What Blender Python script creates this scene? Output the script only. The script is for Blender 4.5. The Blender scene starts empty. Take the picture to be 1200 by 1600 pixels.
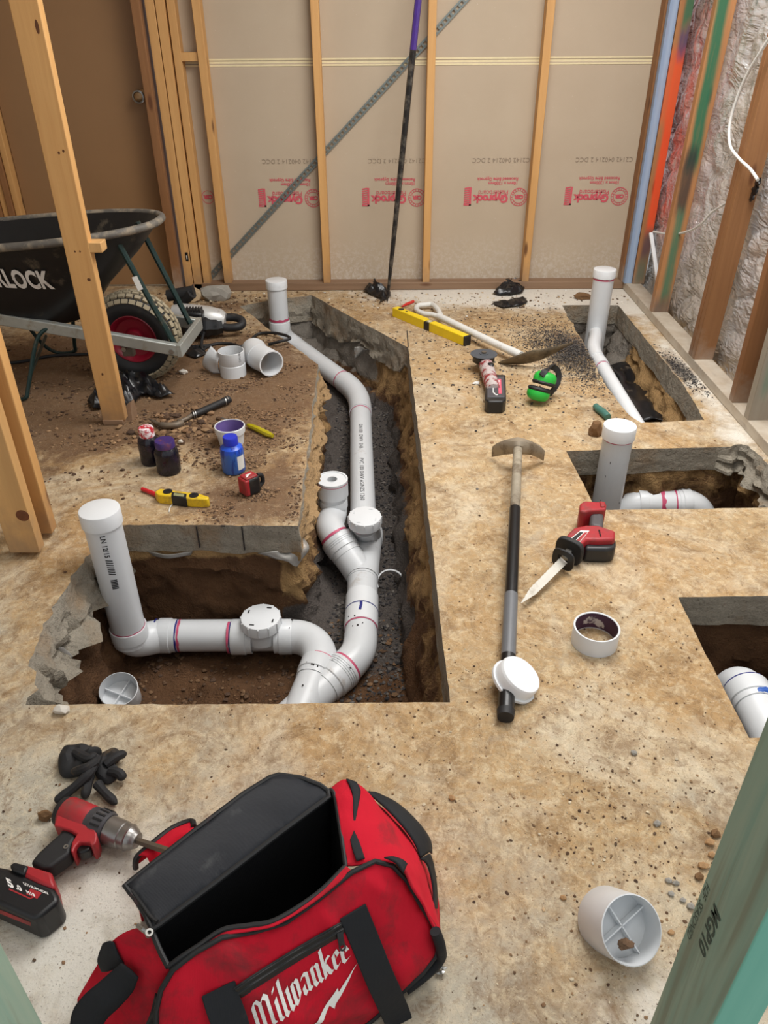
import bpy, bmesh, math, random
import numpy as np
from mathutils import Vector, Matrix, noise, geometry

# ------------------------------------------------------------------ camera
FPX, PITCH, YAW, ROLL, HC = 1205.3, 0.5768, -0.0023, -0.0065, 1.4304
_f = Vector((math.sin(YAW)*math.cos(PITCH), math.cos(YAW)*math.cos(PITCH), -math.sin(PITCH)))
_r0 = Vector((math.cos(YAW), -math.sin(YAW), 0)); _u0 = _r0.cross(_f)
_r = _r0*math.cos(ROLL)+_u0*math.sin(ROLL); _u = -_r0*math.sin(ROLL)+_u0*math.cos(ROLL)
CAM = Vector((0, 0, HC))
C = bpy.context.scene.collection
S = bpy.context.scene
cd = bpy.data.cameras.new('camera'); co = bpy.data.objects.new('camera', cd); C.objects.link(co)
cd.sensor_fit = 'VERTICAL'; cd.sensor_height = 24; cd.sensor_width = 18; cd.lens = 24*FPX/1600
cd.clip_start = 0.05
co.matrix_world = Matrix(((_r.x, _u.x, -_f.x, 0), (_r.y, _u.y, -_f.y, 0), (_r.z, _u.z, -_f.z, HC), (0, 0, 0, 1)))
S.camera = co

# ------------------------------------------------------------------ light
w = bpy.data.worlds.new('world'); S.world = w; w.use_nodes = True
w.node_tree.nodes['Background'].inputs[0].default_value = (0.93, 0.97, 1.0, 1)
w.node_tree.nodes['Background'].inputs[1].default_value = 0.55
def area(name, loc, target, sx, sy, energy, col):
    l = bpy.data.lights.new(name, 'AREA'); l.shape = 'RECTANGLE'; l.size = sx; l.size_y = sy
    l.energy = energy; l.color = col
    o = bpy.data.objects.new(name, l); C.objects.link(o); o.location = loc
    o.rotation_euler = (Vector(target)-Vector(loc)).to_track_quat('-Z', 'Y').to_euler()
    return o
area('ceiling_panel_light', (0.75, 2.7, 2.6), (0.6, 2.7, 0), 1.3, 1.6, 66, (1.0, 0.985, 0.96))
area('work_light', (0.45, 0.7, 2.5), (0.2, 1.6, 0), 0.9, 0.9, 9, (1.0, 0.98, 0.95))
S.view_settings.view_transform = 'Standard'; S.view_settings.look = 'None'
S.view_settings.gamma = 1; S.view_settings.use_curve_mapping = False
S.view_settings.exposure = 0.42

# ------------------------------------------------------------------ helpers
def ray(px, py): return _f*FPX+_r*(px-600)-_u*(py-800)
def P(px, py, z=0.0):                       # point of the photo lying at height z
    d = ray(px, py); return CAM+d*((z-HC)/d.z)
def PY(px, py, y):                          # ... lying on the plane y
    d = ray(px, py); return CAM+d*(y/d.y)
def PX(px, py, x):                          # ... lying on the plane x
    d = ray(px, py); return CAM+d*(x/d.x)
def PP(px, py, o, n):                       # ... lying on a plane
    d = ray(px, py); return CAM+d*((o-CAM).dot(n)/d.dot(n))
def lin(*c):
    return tuple(((x/255)/12.92 if x/255 <= .04045 else ((x/255+.055)/1.055)**2.4) for x in c)
def sstep(a, b, x):
    t = min(1, max(0, (x-a)/(b-a))) if a != b else float(x > a)
    return t*t*(3-2*t)
def fnoise(p, s=1, o=3): return noise.fractal(Vector(p)*s, 1.0, 2.0, o)
_ico = {}
def ico(sub):
    if sub not in _ico:
        bm = bmesh.new(); bmesh.ops.create_icosphere(bm, subdivisions=sub, radius=1)
        _ico[sub] = ([v.co.copy() for v in bm.verts], [[v.index for v in f.verts] for f in bm.faces]); bm.free()
    return _ico[sub]
def spline(pts, n=6, closed=False):
    pts = [Vector(p) for p in pts]; out = []; m = len(pts)
    for i in range(m if closed else m-1):
        if closed: a, b, c, d = pts[i-1], pts[i], pts[(i+1) % m], pts[(i+2) % m]
        else: a, b, c, d = pts[max(i-1, 0)], pts[i], pts[i+1], pts[min(i+2, m-1)]
        for k in range(n):
            t = k/n
            out.append(.5*((2*b)+(c-a)*t+(2*a-5*b+4*c-d)*t*t+(3*b-a-3*c+d)*t**3))
    if not closed: out.append(pts[-1])
    return out
def resample(pts, n):
    pts = [Vector(p) for p in pts]; L = [0]
    for a, b in zip(pts, pts[1:]): L.append(L[-1]+(b-a).length)
    out = []; j = 0
    for k in range(n):
        t = L[-1]*k/(n-1)
        while j < len(pts)-2 and L[j+1] < t: j += 1
        s = (t-L[j])/max(1e-9, L[j+1]-L[j]); out.append(pts[j].lerp(pts[j+1], min(1, s)))
    return out
def frame(d):
    d = Vector(d).normalized(); a = Vector((0, 0, 1)) if abs(d.z) < .9 else Vector((1, 0, 0))
    x = d.cross(a).normalized(); y = x.cross(d).normalized()    # z = d
    return x, y, d
ROOT = {}
class B:
    def __init__(s): s.v = []; s.f = []; s.mi = []
    def add(s, vs, fs, mi=0):
        o = len(s.v); s.v += [Vector(v) for v in vs]; s.f += [[o+i for i in f] for f in fs]; s.mi += [mi]*len(fs); return s
    def box(s, c, size, M=None, mi=0, taper=1.0):
        x, y, z = [k/2 for k in size]
        vs = [Vector((sx*x*(taper if sz > 0 else 1), sy*y*(taper if sz > 0 else 1), sz*z)) for sz in (-1, 1) for sy in (-1, 1) for sx in (-1, 1)]
        if M: vs = [M @ v for v in vs]
        return s.add([Vector(c)+v for v in vs], [(0, 2, 3, 1), (4, 5, 7, 6), (0, 1, 5, 4), (2, 6, 7, 3), (0, 4, 6, 2), (1, 3, 7, 5)], mi)
    def beam(s, a, b, wx, wy, up=(0, 0, 1), mi=0):   # rectangular bar from a to b
        a, b = Vector(a), Vector(b); d = (b-a).normalized(); x = d.cross(Vector(up)).normalized(); y = x.cross(d)
        vs = [p+x*sx*wx/2+y*sy*wy/2 for p in (a, b) for sx, sy in ((-1, -1), (1, -1), (1, 1), (-1, 1))]
        return s.add(vs, [(3, 2, 1, 0), (4, 5, 6, 7), (0, 1, 5, 4), (1, 2, 6, 5), (2, 3, 7, 6), (3, 0, 4, 7)], mi)
    def lathe(s, a, d, prof, n=24, mi=0, closed=False):
        a = Vector(a); x, y, z = frame(d); vs = []; fs = []
        for t, r in prof:
            for k in range(n):
                an = 2*math.pi*k/n; vs.append(a+z*t+(x*math.cos(an)+y*math.sin(an))*max(r, 1e-5))
        m = len(prof)
        for i in range(m if closed else m-1):
            for k in range(n):
                j = (i+1) % m; fs.append((i*n+k, j*n+k, j*n+(k+1) % n, i*n+(k+1) % n))
        return s.add(vs, fs, mi)
    def cyl(s, a, b, r, r1=None, n=20, mi=0):
        a, b = Vector(a), Vector(b); L = (b-a).length; r1 = r if r1 is None else r1
        return s.lathe(a, b-a, [(0, 0), (0, r), (L, r1), (L, 0)], n, mi)
    def ring(s, a, b, ro, ri, n=28, mi=0):
        L = (Vector(b)-Vector(a)).length
        return s.lathe(a, Vector(b)-Vector(a), [(0, ri), (0, ro), (L, ro), (L, ri)], n, mi, True)
    def tube(s, pts, r, n=10, caps=True, closed=False, mi=0, flat=None):
        pts = [Vector(p) for p in pts]; m = len(pts); vs = []; fs = []; pn = None
        for i, p in enumerate(pts):
            t = (pts[(i+1) % m]-pts[i-1]) if closed else (pts[min(i+1, m-1)]-pts[max(i-1, 0)])
            t.normalize()
            if pn is None: x, y, _ = frame(t)
            else:
                x = pn-t*pn.dot(t); x.normalize(); y = x.cross(t)
            pn = x; rr = r[i] if isinstance(r, (list, tuple)) else r
            for k in range(n):
                an = 2*math.pi*k/n; vs.append(p+(x*math.cos(an)+y*math.sin(an))*rr)
        for i in range(m if closed else m-1):
            j = (i+1) % m
            for k in range(n): fs.append((i*n+k, i*n+(k+1) % n, j*n+(k+1) % n, j*n+k))
        if caps and not closed: fs += [tuple(range(n))[::-1], tuple((m-1)*n+k for k in range(n))]
        return s.add(vs, fs, mi)
    def strap(s, pts, side, wid, th, mi=0):           # flat ribbon with thickness; side: one vector or list
        pts = [Vector(p) for p in pts]; m = len(pts); vs = []
        for i, p in enumerate(pts):
            t = (pts[min(i+1, m-1)]-pts[max(i-1, 0)]).normalized()
            sd = Vector(side[i] if isinstance(side, list) else side); sd = (sd-t*sd.dot(t)).normalized(); nn = t.cross(sd)
            for a, b in ((-1, -1), (1, -1), (1, 1), (-1, 1)): vs.append(p+sd*a*wid/2+nn*b*th/2)
        fs = [(0, 1, 2, 3), tuple((m-1)*4+k for k in (3, 2, 1, 0))]
        for i in range(m-1):
            for k in range(4): fs.append((i*4+k, (i+1)*4+k, (i+1)*4+(k+1) % 4, i*4+(k+1) % 4))
        return s.add(vs, fs, mi)
    def prism(s, lo, hi, mi=0):                       # two matching outlines
        n = len(lo); fs = [tuple(range(n))[::-1], tuple(range(n, 2*n))]
        fs += [(i, (i+1) % n, n+(i+1) % n, n+i) for i in range(n)]
        return s.add(list(lo)+list(hi), fs, mi)
    def loft(s, rings, closed=True, caps=True, mi=0):
        n = len(rings[0]); vs = [v for r in rings for v in r]; fs = []
        for i in range(len(rings)-1):
            for k in range(n if closed else n-1):
                fs.append((i*n+k, i*n+(k+1) % n, (i+1)*n+(k+1) % n, (i+1)*n+k))
        if caps and closed: fs += [tuple(range(n))[::-1], tuple((len(rings)-1)*n+k for k in range(n))]
        return s.add(vs, fs, mi)
    def blob(s, c, r, seed=0, sub=2, amp=.25, sc=1.3, M=None, mi=0):
        vs, fs = ico(sub); c = Vector(c); r = Vector(r) if hasattr(r, '__len__') else Vector((r, r, r)); o = []
        for v in vs:
            k = 1+amp*noise.noise(v*sc+Vector((seed*3.1, seed*1.7, seed)))+amp*.5*noise.noise(v*sc*2.6+Vector((seed, 9, 2)))
            q = Vector((v.x*r.x, v.y*r.y, v.z*r.z))*k
            o.append(c+(M @ q if M else q))
        return s.add(o, fs, mi)
    def build(s, name, mats, parent=None, sharp=38, bevel=0, seg=2, sub=0, smooth=True, solid=0, origin=None):
        me = bpy.data.meshes.new(name); ob = bpy.data.objects.new(name, me); C.objects.link(ob)
        vs = s.v
        if parent is not None:
            r = ROOT[parent.name]; inv = r.inverted(); vs = [inv @ v for v in vs]; ob.parent = parent; ROOT[ob.name] = r
        else:
            if origin is None:
                n = len(vs); origin = Vector((sum(v.x for v in vs)/n, sum(v.y for v in vs)/n, min(v.z for v in vs)))
            vs = [v-Vector(origin) for v in vs]; ob.location = origin; ROOT[ob.name] = Matrix.Translation(origin)
        me.from_pydata([tuple(v) for v in vs], [], s.f)
        for m in (mats if isinstance(mats, (list, tuple)) else [mats]): me.materials.append(m)
        if any(s.mi): me.polygons.foreach_set('material_index', s.mi)
        bm = bmesh.new(); bm.from_mesh(me); bmesh.ops.recalc_face_normals(bm, faces=bm.faces); bm.to_mesh(me); bm.free()
        if smooth:
            me.shade_smooth(); me.set_sharp_from_angle(angle=math.radians(sharp))
        if solid: m = ob.modifiers.new('solid', 'SOLIDIFY'); m.thickness = solid; m.offset = 0
        if bevel:
            m = ob.modifiers.new('bevel', 'BEVEL'); m.width = bevel; m.segments = seg; m.limit_method = 'ANGLE'; m.angle_limit = math.radians(35)
            m.harden_normals = False
        if sub: m = ob.modifiers.new('sub', 'SUBSURF'); m.levels = sub; m.render_levels = sub
        return ob
def tag(o, label=None, cat=None, group=None, kind=None):
    if label: o['label'] = label
    if cat: o['category'] = cat
    if group: o['group'] = group
    if kind: o['kind'] = kind
    return o
def thing(name, label, cat, loc=(0, 0, 0), rotz=0, group=None):
    o = bpy.data.objects.new(name, None); C.objects.link(o); o.location = loc; o.rotation_euler = (0, 0, rotz); o.empty_display_size = .05
    ROOT[o.name] = Matrix.Translation(Vector(loc)) @ Matrix.Rotation(rotz, 4, 'Z')
    return tag(o, label, cat, group)
def flat(outline, z0, z1, inset=0):        # lying solid whose top outline is seen at outline (photo points)
    b = B(); hi = [P(x, y, z1) for x, y in outline]
    b.prism([Vector((v.x, v.y, z0)) for v in hi], hi); return b
_dg = None
def text_geo(body, size=1, shear=0, offset=0.0, extrude=0, space=1, align='LEFT', fine=0):
    cu = bpy.data.curves.new('t', 'FONT'); cu.body = body; cu.size = size; cu.shear = shear; cu.offset = offset; cu.extrude = extrude
    cu.space_character = space; cu.align_x = align; cu.resolution_u = 3
    o = bpy.data.objects.new('t', cu); C.objects.link(o)
    dg = bpy.context.evaluated_depsgraph_get(); me = bpy.data.meshes.new_from_object(o.evaluated_get(dg))
    vs = [v.co.copy() for v in me.vertices]; fs = [list(p.vertices) for p in me.polygons]
    if fine:
        bm = bmesh.new(); bm.from_mesh(me); bmesh.ops.triangulate(bm, faces=bm.faces)
        for _ in range(4):
            ed = [e for e in bm.edges if e.calc_length() > fine*size]
            if ed: bmesh.ops.subdivide_edges(bm, edges=ed, cuts=1); bmesh.ops.triangulate(bm, faces=[f for f in bm.faces if len(f.verts) > 3])
        bm.verts.index_update(); vs = [v.co.copy() for v in bm.verts]; fs = [[v.index for v in f.verts] for f in bm.faces]; bm.free()
    bpy.data.objects.remove(o); bpy.data.curves.remove(cu); bpy.data.meshes.remove(me)
    return vs, fs
def put_text(b, body, o, ex, ey, size, mi=0, **k):   # text in the plane o + x*ex + y*ey
    vs, fs = text_geo(body, size, **k); ex, ey = Vector(ex).normalized(), Vector(ey).normalized()
    b.add([Vector(o)+ex*v.x+ey*v.y for v in vs], fs, mi)
def wrap_text(b, body, a, d, ref, r, size, mi=0, **k):  # along a pipe: a = start on axis, d = reading direction, ref = facing
    vs, fs = text_geo(body, size, fine=.2, **k); d = Vector(d).normalized(); ref = Vector(ref); ref = (ref-d*ref.dot(d)).normalized(); sd = ref.cross(d)
    b.add([Vector(a)+d*v.x+(ref*math.cos(v.y/r)+sd*math.sin(v.y/r))*r for v in vs], fs, mi)

# ------------------------------------------------------------------ materials
def nt(name):
    m = bpy.data.materials.new(name); m.use_nodes = True; t = m.node_tree
    return m, t, t.nodes['Principled BSDF']
def N(t, typ, **k):
    n = t.nodes.new(typ)
    for a, v in k.items(): setattr(n, a, v)
    return n
def L(t, a, b): t.links.new(a, b)
def coords(t, scale=(1, 1, 1), rnd=False, kind='Object'):
    tc = N(t, 'ShaderNodeTexCoord'); mp = N(t, 'ShaderNodeMapping'); mp.inputs['Scale'].default_value = scale
    L(t, tc.outputs[kind], mp.inputs[0])
    if rnd:
        oi = N(t, 'ShaderNodeObjectInfo'); mu = N(t, 'ShaderNodeMath', operation='MULTIPLY'); mu.inputs[1].default_value = 37
        L(t, oi.outputs['Random'], mu.inputs[0]); L(t, mu.outputs[0], mp.inputs['Location'])
    return mp.outputs[0]
def noi(t, co, scale, detail=4, rough=.6, dist=0):
    n = N(t, 'ShaderNodeTexNoise'); n.inputs['Scale'].default_value = scale; n.inputs['Detail'].default_value = detail
    n.inputs['Roughness'].default_value = rough; n.inputs['Distortion'].default_value = dist
    L(t, co, n.inputs['Vector']); return n.outputs['Fac']
def ramp(t, fac, stops, interp='LINEAR'):
    r = N(t, 'ShaderNodeValToRGB'); r.color_ramp.interpolation = interp; e = r.color_ramp.elements
    while len(e) < len(stops): e.new(.5)
    for k, (p, c) in enumerate(stops):
        e[k].position = p; e[k].color = (c, c, c, 1) if isinstance(c, (int, float)) else (*c[:3], 1)
    L(t, fac, r.inputs[0]); return r.outputs[0]
def mix(t, fac, a, b, mode='MIX'):
    m = N(t, 'ShaderNodeMix', data_type='RGBA', blend_type=mode)
    for s, v in ((m.inputs[0], fac), (m.inputs[6], a), (m.inputs[7], b)):
        if isinstance(v, (int, float)): s.default_value = v
        elif isinstance(v, tuple): s.default_value = (*v[:3], 1)
        else: L(t, v, s)
    return m.outputs[2]
def math_(t, op, a, b=0.0):
    m = N(t, 'ShaderNodeMath', operation=op)
    for s, v in zip(m.inputs, (a, b)):
        if isinstance(v, (int, float)): s.default_value = v
        else: L(t, v, s)
    return m.outputs[0]
def bump(t, b, h, strength=.3, dist=.01):
    n = N(t, 'ShaderNodeBump'); n.inputs['Strength'].default_value = strength; n.inputs['Distance'].default_value = dist
    L(t, h, n.inputs['Height']); L(t, n.outputs[0], b.inputs['Normal'])
def simple(name, col, rough=.5, metal=0, var=.12, scale=25, dirt=None, dlo=.55, dhi=.75, dscale=12, bmp=0, bscale=200, spec=.5):
    m, t, b = nt(name); co = coords(t, rnd=True)
    c = lin(*col); n = noi(t, co, scale)
    v = mix(t, n, tuple(x*(1-var) for x in c), tuple(min(1, x*(1+var)) for x in c))
    if dirt:
        f = ramp(t, noi(t, co, dscale, 6, .7), [(dlo, 0.0), (dhi, 1.0)]); v = mix(t, f, v, lin(*dirt))
        L(t, math_(t, 'ADD', math_(t, 'MULTIPLY', f, .35), rough), b.inputs['Roughness'])
    else: b.inputs['Roughness'].default_value = rough
    L(t, v, b.inputs['Base Color']); b.inputs['Metallic'].default_value = metal
    b.inputs['Specular IOR Level'].default_value = spec
    if bmp: bump(t, b, noi(t, co, bscale, 3), bmp, .004)
    return m
def wood(name, c1, c2, dirt=None, rough=.6, paint=None, axis='z'):
    m, t, b = nt(name)
    sc = {'z': (1, 1, .045), 'x': (.045, 1, 1), 'y': (1, .045, 1)}[axis]
    co = coords(t, sc, rnd=True); raw = coords(t, rnd=True)
    g = noi(t, co, 55, 5, .65, .6); big = noi(t, co, 9, 2)
    v = mix(t, g, lin(*c1), lin(*c2)); v = mix(t, ramp(t, big, [(.35, 0.0), (.7, .5)]), v, tuple(x*.72 for x in lin(*c2)))
    sck = {'z': (9, 9, 2.6), 'x': (2.6, 9, 9), 'y': (9, 2.6, 9)}[axis]
    vo = N(t, 'ShaderNodeTexVoronoi'); vo.inputs['Scale'].default_value = 1; L(t, coords(t, sck, rnd=True), vo.inputs['Vector'])
    v = mix(t, ramp(t, vo.outputs['Distance'], [(.07, .85), (.14, 0.0)]), v, lin(90, 48, 22))
    if dirt:
        sx = N(t, 'ShaderNodeSeparateXYZ'); L(t, N(t, 'ShaderNodeTexCoord').outputs['Object'], sx.inputs[0])
        f = math_(t, 'ADD', sx.outputs['Z'], math_(t, 'MULTIPLY', noi(t, raw, 14, 4), .3))
        v = mix(t, ramp(t, f, [(.15, .75), (.32, 0.0)]), v, lin(*dirt))
    if paint: v = paint(t, v)
    L(t, v, b.inputs['Base Color']); b.inputs['Roughness'].default_value = rough
    bump(t, b, g, .15, .003)
    return m

# ------------------------------------------------------------------ shared materials
M = {}
M['pvc'] = simple('pvc_grey', (212, 215, 218), .33, var=.03, dirt=(150, 128, 100), dlo=.62, dhi=.85, dscale=7)
M['pvc_clean'] = simple('pvc_white', (224, 227, 230), .35, var=.02, dirt=(160, 142, 118), dlo=.68, dhi=.9, dscale=9)
M['primer'] = simple('pink_primer', (196, 78, 112), .5, var=.25, scale=60)
M['glue'] = simple('blue_cement', (32, 38, 120), .4, var=.3, scale=60)
M['speck'] = simple('dark_speck', (42, 36, 34), .8)
M['ink'] = simple('ink', (48, 48, 50), .7)
M['pine'] = wood('pine', (224, 178, 116), (198, 144, 84), dirt=(150, 120, 92))
M['pine_pale'] = wood('pine_pale', (226, 184, 124), (204, 154, 96), dirt=(150, 124, 96))
M['pine_dark'] = wood('pine_aged', (166, 118, 74), (122, 80, 46), dirt=(165, 150, 135))
M['pine_dusty'] = wood('pine_dusty', (164, 136, 110), (128, 98, 74), axis='x', dirt=None)
M['pine_dusty_y'] = wood('pine_dusty_lengthwise', (188, 172, 150), (150, 126, 100), axis='y', dirt=(200, 192, 178))
M['treated'] = wood('treated_pine', (120, 146, 126), (78, 112, 98))
M['black_rubber'] = simple('black_rubber', (30, 30, 32), .6, var=.3, dirt=(96, 84, 70), dlo=.6, dhi=.85)
M['black_plastic'] = simple('black_plastic', (26, 27, 30), .42, var=.3, dirt=(88, 80, 68), dlo=.6, dhi=.9)
M['clean_black'] = simple('black_gloss', (18, 18, 20), .3)
M['steel'] = simple('steel', (165, 165, 162), .35, .9, dirt=(110, 92, 74), dlo=.5, dhi=.8)
M['dull_steel'] = simple('dull_steel', (118, 110, 100), .5, .6, dirt=(120, 98, 72), dlo=.45, dhi=.75)
M['galv'] = simple('galvanised', (176, 180, 176), .45, .55, var=.15, scale=40, dirt=(150, 136, 112))
M['red_tool'] = simple('red_plastic', (166, 36, 44), .45, var=.12, dirt=(104, 62, 56), dlo=.46, dhi=.74)
M['white_paint'] = simple('white_paint', (226, 226, 222), .5)
M['white_print'] = simple('white_print', (236, 234, 230), .6, dirt=(170, 150, 140), dlo=.55, dhi=.8, dscale=40)
M['red_print'] = simple('red_print', (204, 86, 98), .8, var=.1)

# ------------------------------------------------------------------ floor slab and excavations
def W2(pts): return [P(x, y).to_2d() for x, y in pts]
MAIN = W2([(375,479),(423,468),(487,461),(560,501),(638,543),(668,790),(703,1097),(380,1100),(40,1101),(47,1060),(70,975),(100,925),(128,885),(160,845),(190,820),(330,821),(467,822),(472,770),(479,715),(488,640),(497,569),(423,516)])
PIT1 = W2([(878,477),(966,477),(1016,538),(1070,604),(1088,634),(1100,656),(1000,661),(975,640),(945,600),(917,545),(893,505)])
PIT2 = [Vector(p) for p in ((.699, 2.622), (1.0, 2.64), (1.415, 2.655), (1.43, 2.45), (1.42, 2.215), (1.0, 2.21), (.718, 2.205), (.71, 2.4))]
PIT3 = [Vector(p) for p in ((.847, 1.738), (1.15, 1.742), (1.43, 1.74), (1.43, 1.45), (1.43, 1.22), (1.1, 1.222), (.846, 1.222), (.845, 1.5))]
HOLES = [MAIN, PIT1, PIT2, PIT3]
def densify(poly, step, jag=None):
    out = []
    for a, b in zip(poly, poly[1:]+poly[:1]):
        n = max(1, int((b-a).length/step)); nn = Vector((-(b-a).y, (b-a).x)).normalized()
        for k in range(n):
            p = a.lerp(b, k/n); am = jag(p) if jag else 0
            if am: p = p+nn*am*(noise.noise(Vector((p.x*9, p.y*9, 1)))+.6*noise.noise(Vector((p.x*30, p.y*30, 4)))+.3*noise.noise(Vector((p.x*70, p.y*70, 7))))
            out.append(p)
    return out
def jag_main(p):
    if p.x < -.72 and p.y < 2.1 and p.y > 1.36: return .03
    if p.x < -.2 and p.y > 3.45: return .008
    if p.x < -.23 and p.y > 2.05: return .008
    return .003
RINGS = [densify(MAIN, .022, jag_main), densify(PIT1, .022, lambda p: .012 if p.x < 1.08 else .004), densify(PIT2, .022, lambda p: .02 if p.x > 1.35 else .003), densify(PIT3, .022, lambda p: .003)]
def signed_dist(xy, poly):                 # numpy, positive inside
    P0 = np.array([tuple(p) for p in poly]); P1 = np.roll(P0, -1, 0); d = np.full(len(xy), 1e9); ins = np.zeros(len(xy), bool)
    for a, b in zip(P0, P1):
        e = b-a; t = np.clip(((xy-a)@e)/(e@e+1e-12), 0, 1); q = a+t[:, None]*e
        d = np.minimum(d, np.hypot(*(xy-q).T))
        c = ((a[1] > xy[:, 1]) != (b[1] > xy[:, 1]))
        if a[1] != b[1]: ins ^= c & (xy[:, 0] < (b[0]-a[0])*(xy[:, 1]-a[1])/(b[1]-a[1])+a[0])
    return np.where(ins, d, -d)
X0, X1, Y0, Y1 = -2.9, 1.72, -.7, 4.86
rng = np.random.default_rng(3)
gx, gy = np.meshgrid(np.arange(X0+.025, X1, .05), np.arange(Y0+.025, Y1, .05)); gp = np.stack([gx.ravel(), gy.ravel()], 1)+rng.uniform(-.012, .012, (gx.size, 2))
keep = np.ones(len(gp), bool)
for r in RINGS: keep &= signed_dist(gp, r) < -.02
gp = gp[keep]
verts = [Vector(p) for p in gp]; edges = []
outer = [Vector(p) for p in ((X0, Y0), (X1, Y0), (X1, Y1), (X0, Y1))]
o = len(verts); verts += outer; edges += [(o+i, o+(i+1) % 4) for i in range(4)]
ring_idx = []
for r in RINGS:
    o = len(verts); verts += r; edges += [(o+i, o+(i+1) % len(r)) for i in range(len(r))]
cv, ce, cf, _, _, _ = geometry.delaunay_2d_cdt(verts, edges, [], 0, 1e-5)
cvn = np.array([tuple(v) for v in cv]); cen = np.array([cvn[list(f)].mean(0) for f in cf]); ok = np.ones(len(cf), bool)
for r in RINGS: ok &= signed_dist(cen, r) < 0
b = B()
def slab_z(x, y): return .0025*noise.noise(Vector((x*3, y*3, 0)))
b.add([Vector((v.x, v.y, slab_z(v.x, v.y))) for v in cv], [tuple(f) for f, k in zip(cf, ok) if k], 0)
SLAB = .105
for hi_, r in enumerate(RINGS):            # broken or sawn concrete edges
    n = len(r); rows = []
    A = sum(p.x*q.y-q.x*p.y for p, q in zip(r, r[1:]+r[:1])); sg = 1 if A > 0 else -1
    for k in range(10):
        t = k/9; row = []
        for i, p in enumerate(r):
            tg = (r[(i+2) % n]-r[i-2]).normalized(); nn = Vector((-tg.y, tg.x))*sg
            rough = .006
            th = SLAB*(1+.12*noise.noise(Vector((p.x*7, p.y*7, 5))))
            if hi_ == 0 and jag_main(p) == .03: rough = .075; th = .14
            elif hi_ == 0 and -.36 < p.x < -.2 and 2.03 < p.y < 3.5: rough = .006+.045*sstep(2.03, 2.4, p.y)
            elif hi_ == 0 and p.y > 3.75: rough = .03; th = .15+.06*noise.noise(Vector((p.x*5, p.y*5, 0)))
            elif hi_ == 2 and p.x > 1.3: rough = .05
            off = rough*t*(.7+noise.noise(Vector((p.x*14, p.y*14, t*3)))+.6*noise.noise(Vector((p.x*40, p.y*40, t*5))))
            q = p+nn*off+Vector((noise.noise(Vector((p.x*60, p.y*60, t*9))), noise.noise(Vector((p.x*60+7, p.y*60, t*9)))))*(.011 if rough > .02 else .0012)*min(1, t*4); row.append(Vector((q.x, q.y, -th*t+(slab_z(p.x, p.y) if k == 0 else 0))))
        rows.append(row)
    b.loft(rows, True, False, 1)
ZB = -.11
b.loft([[Vector((p.x, p.y, 0)) for p in outer], [Vector((p.x, p.y, ZB)) for p in outer]], True, False, 1)

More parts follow.
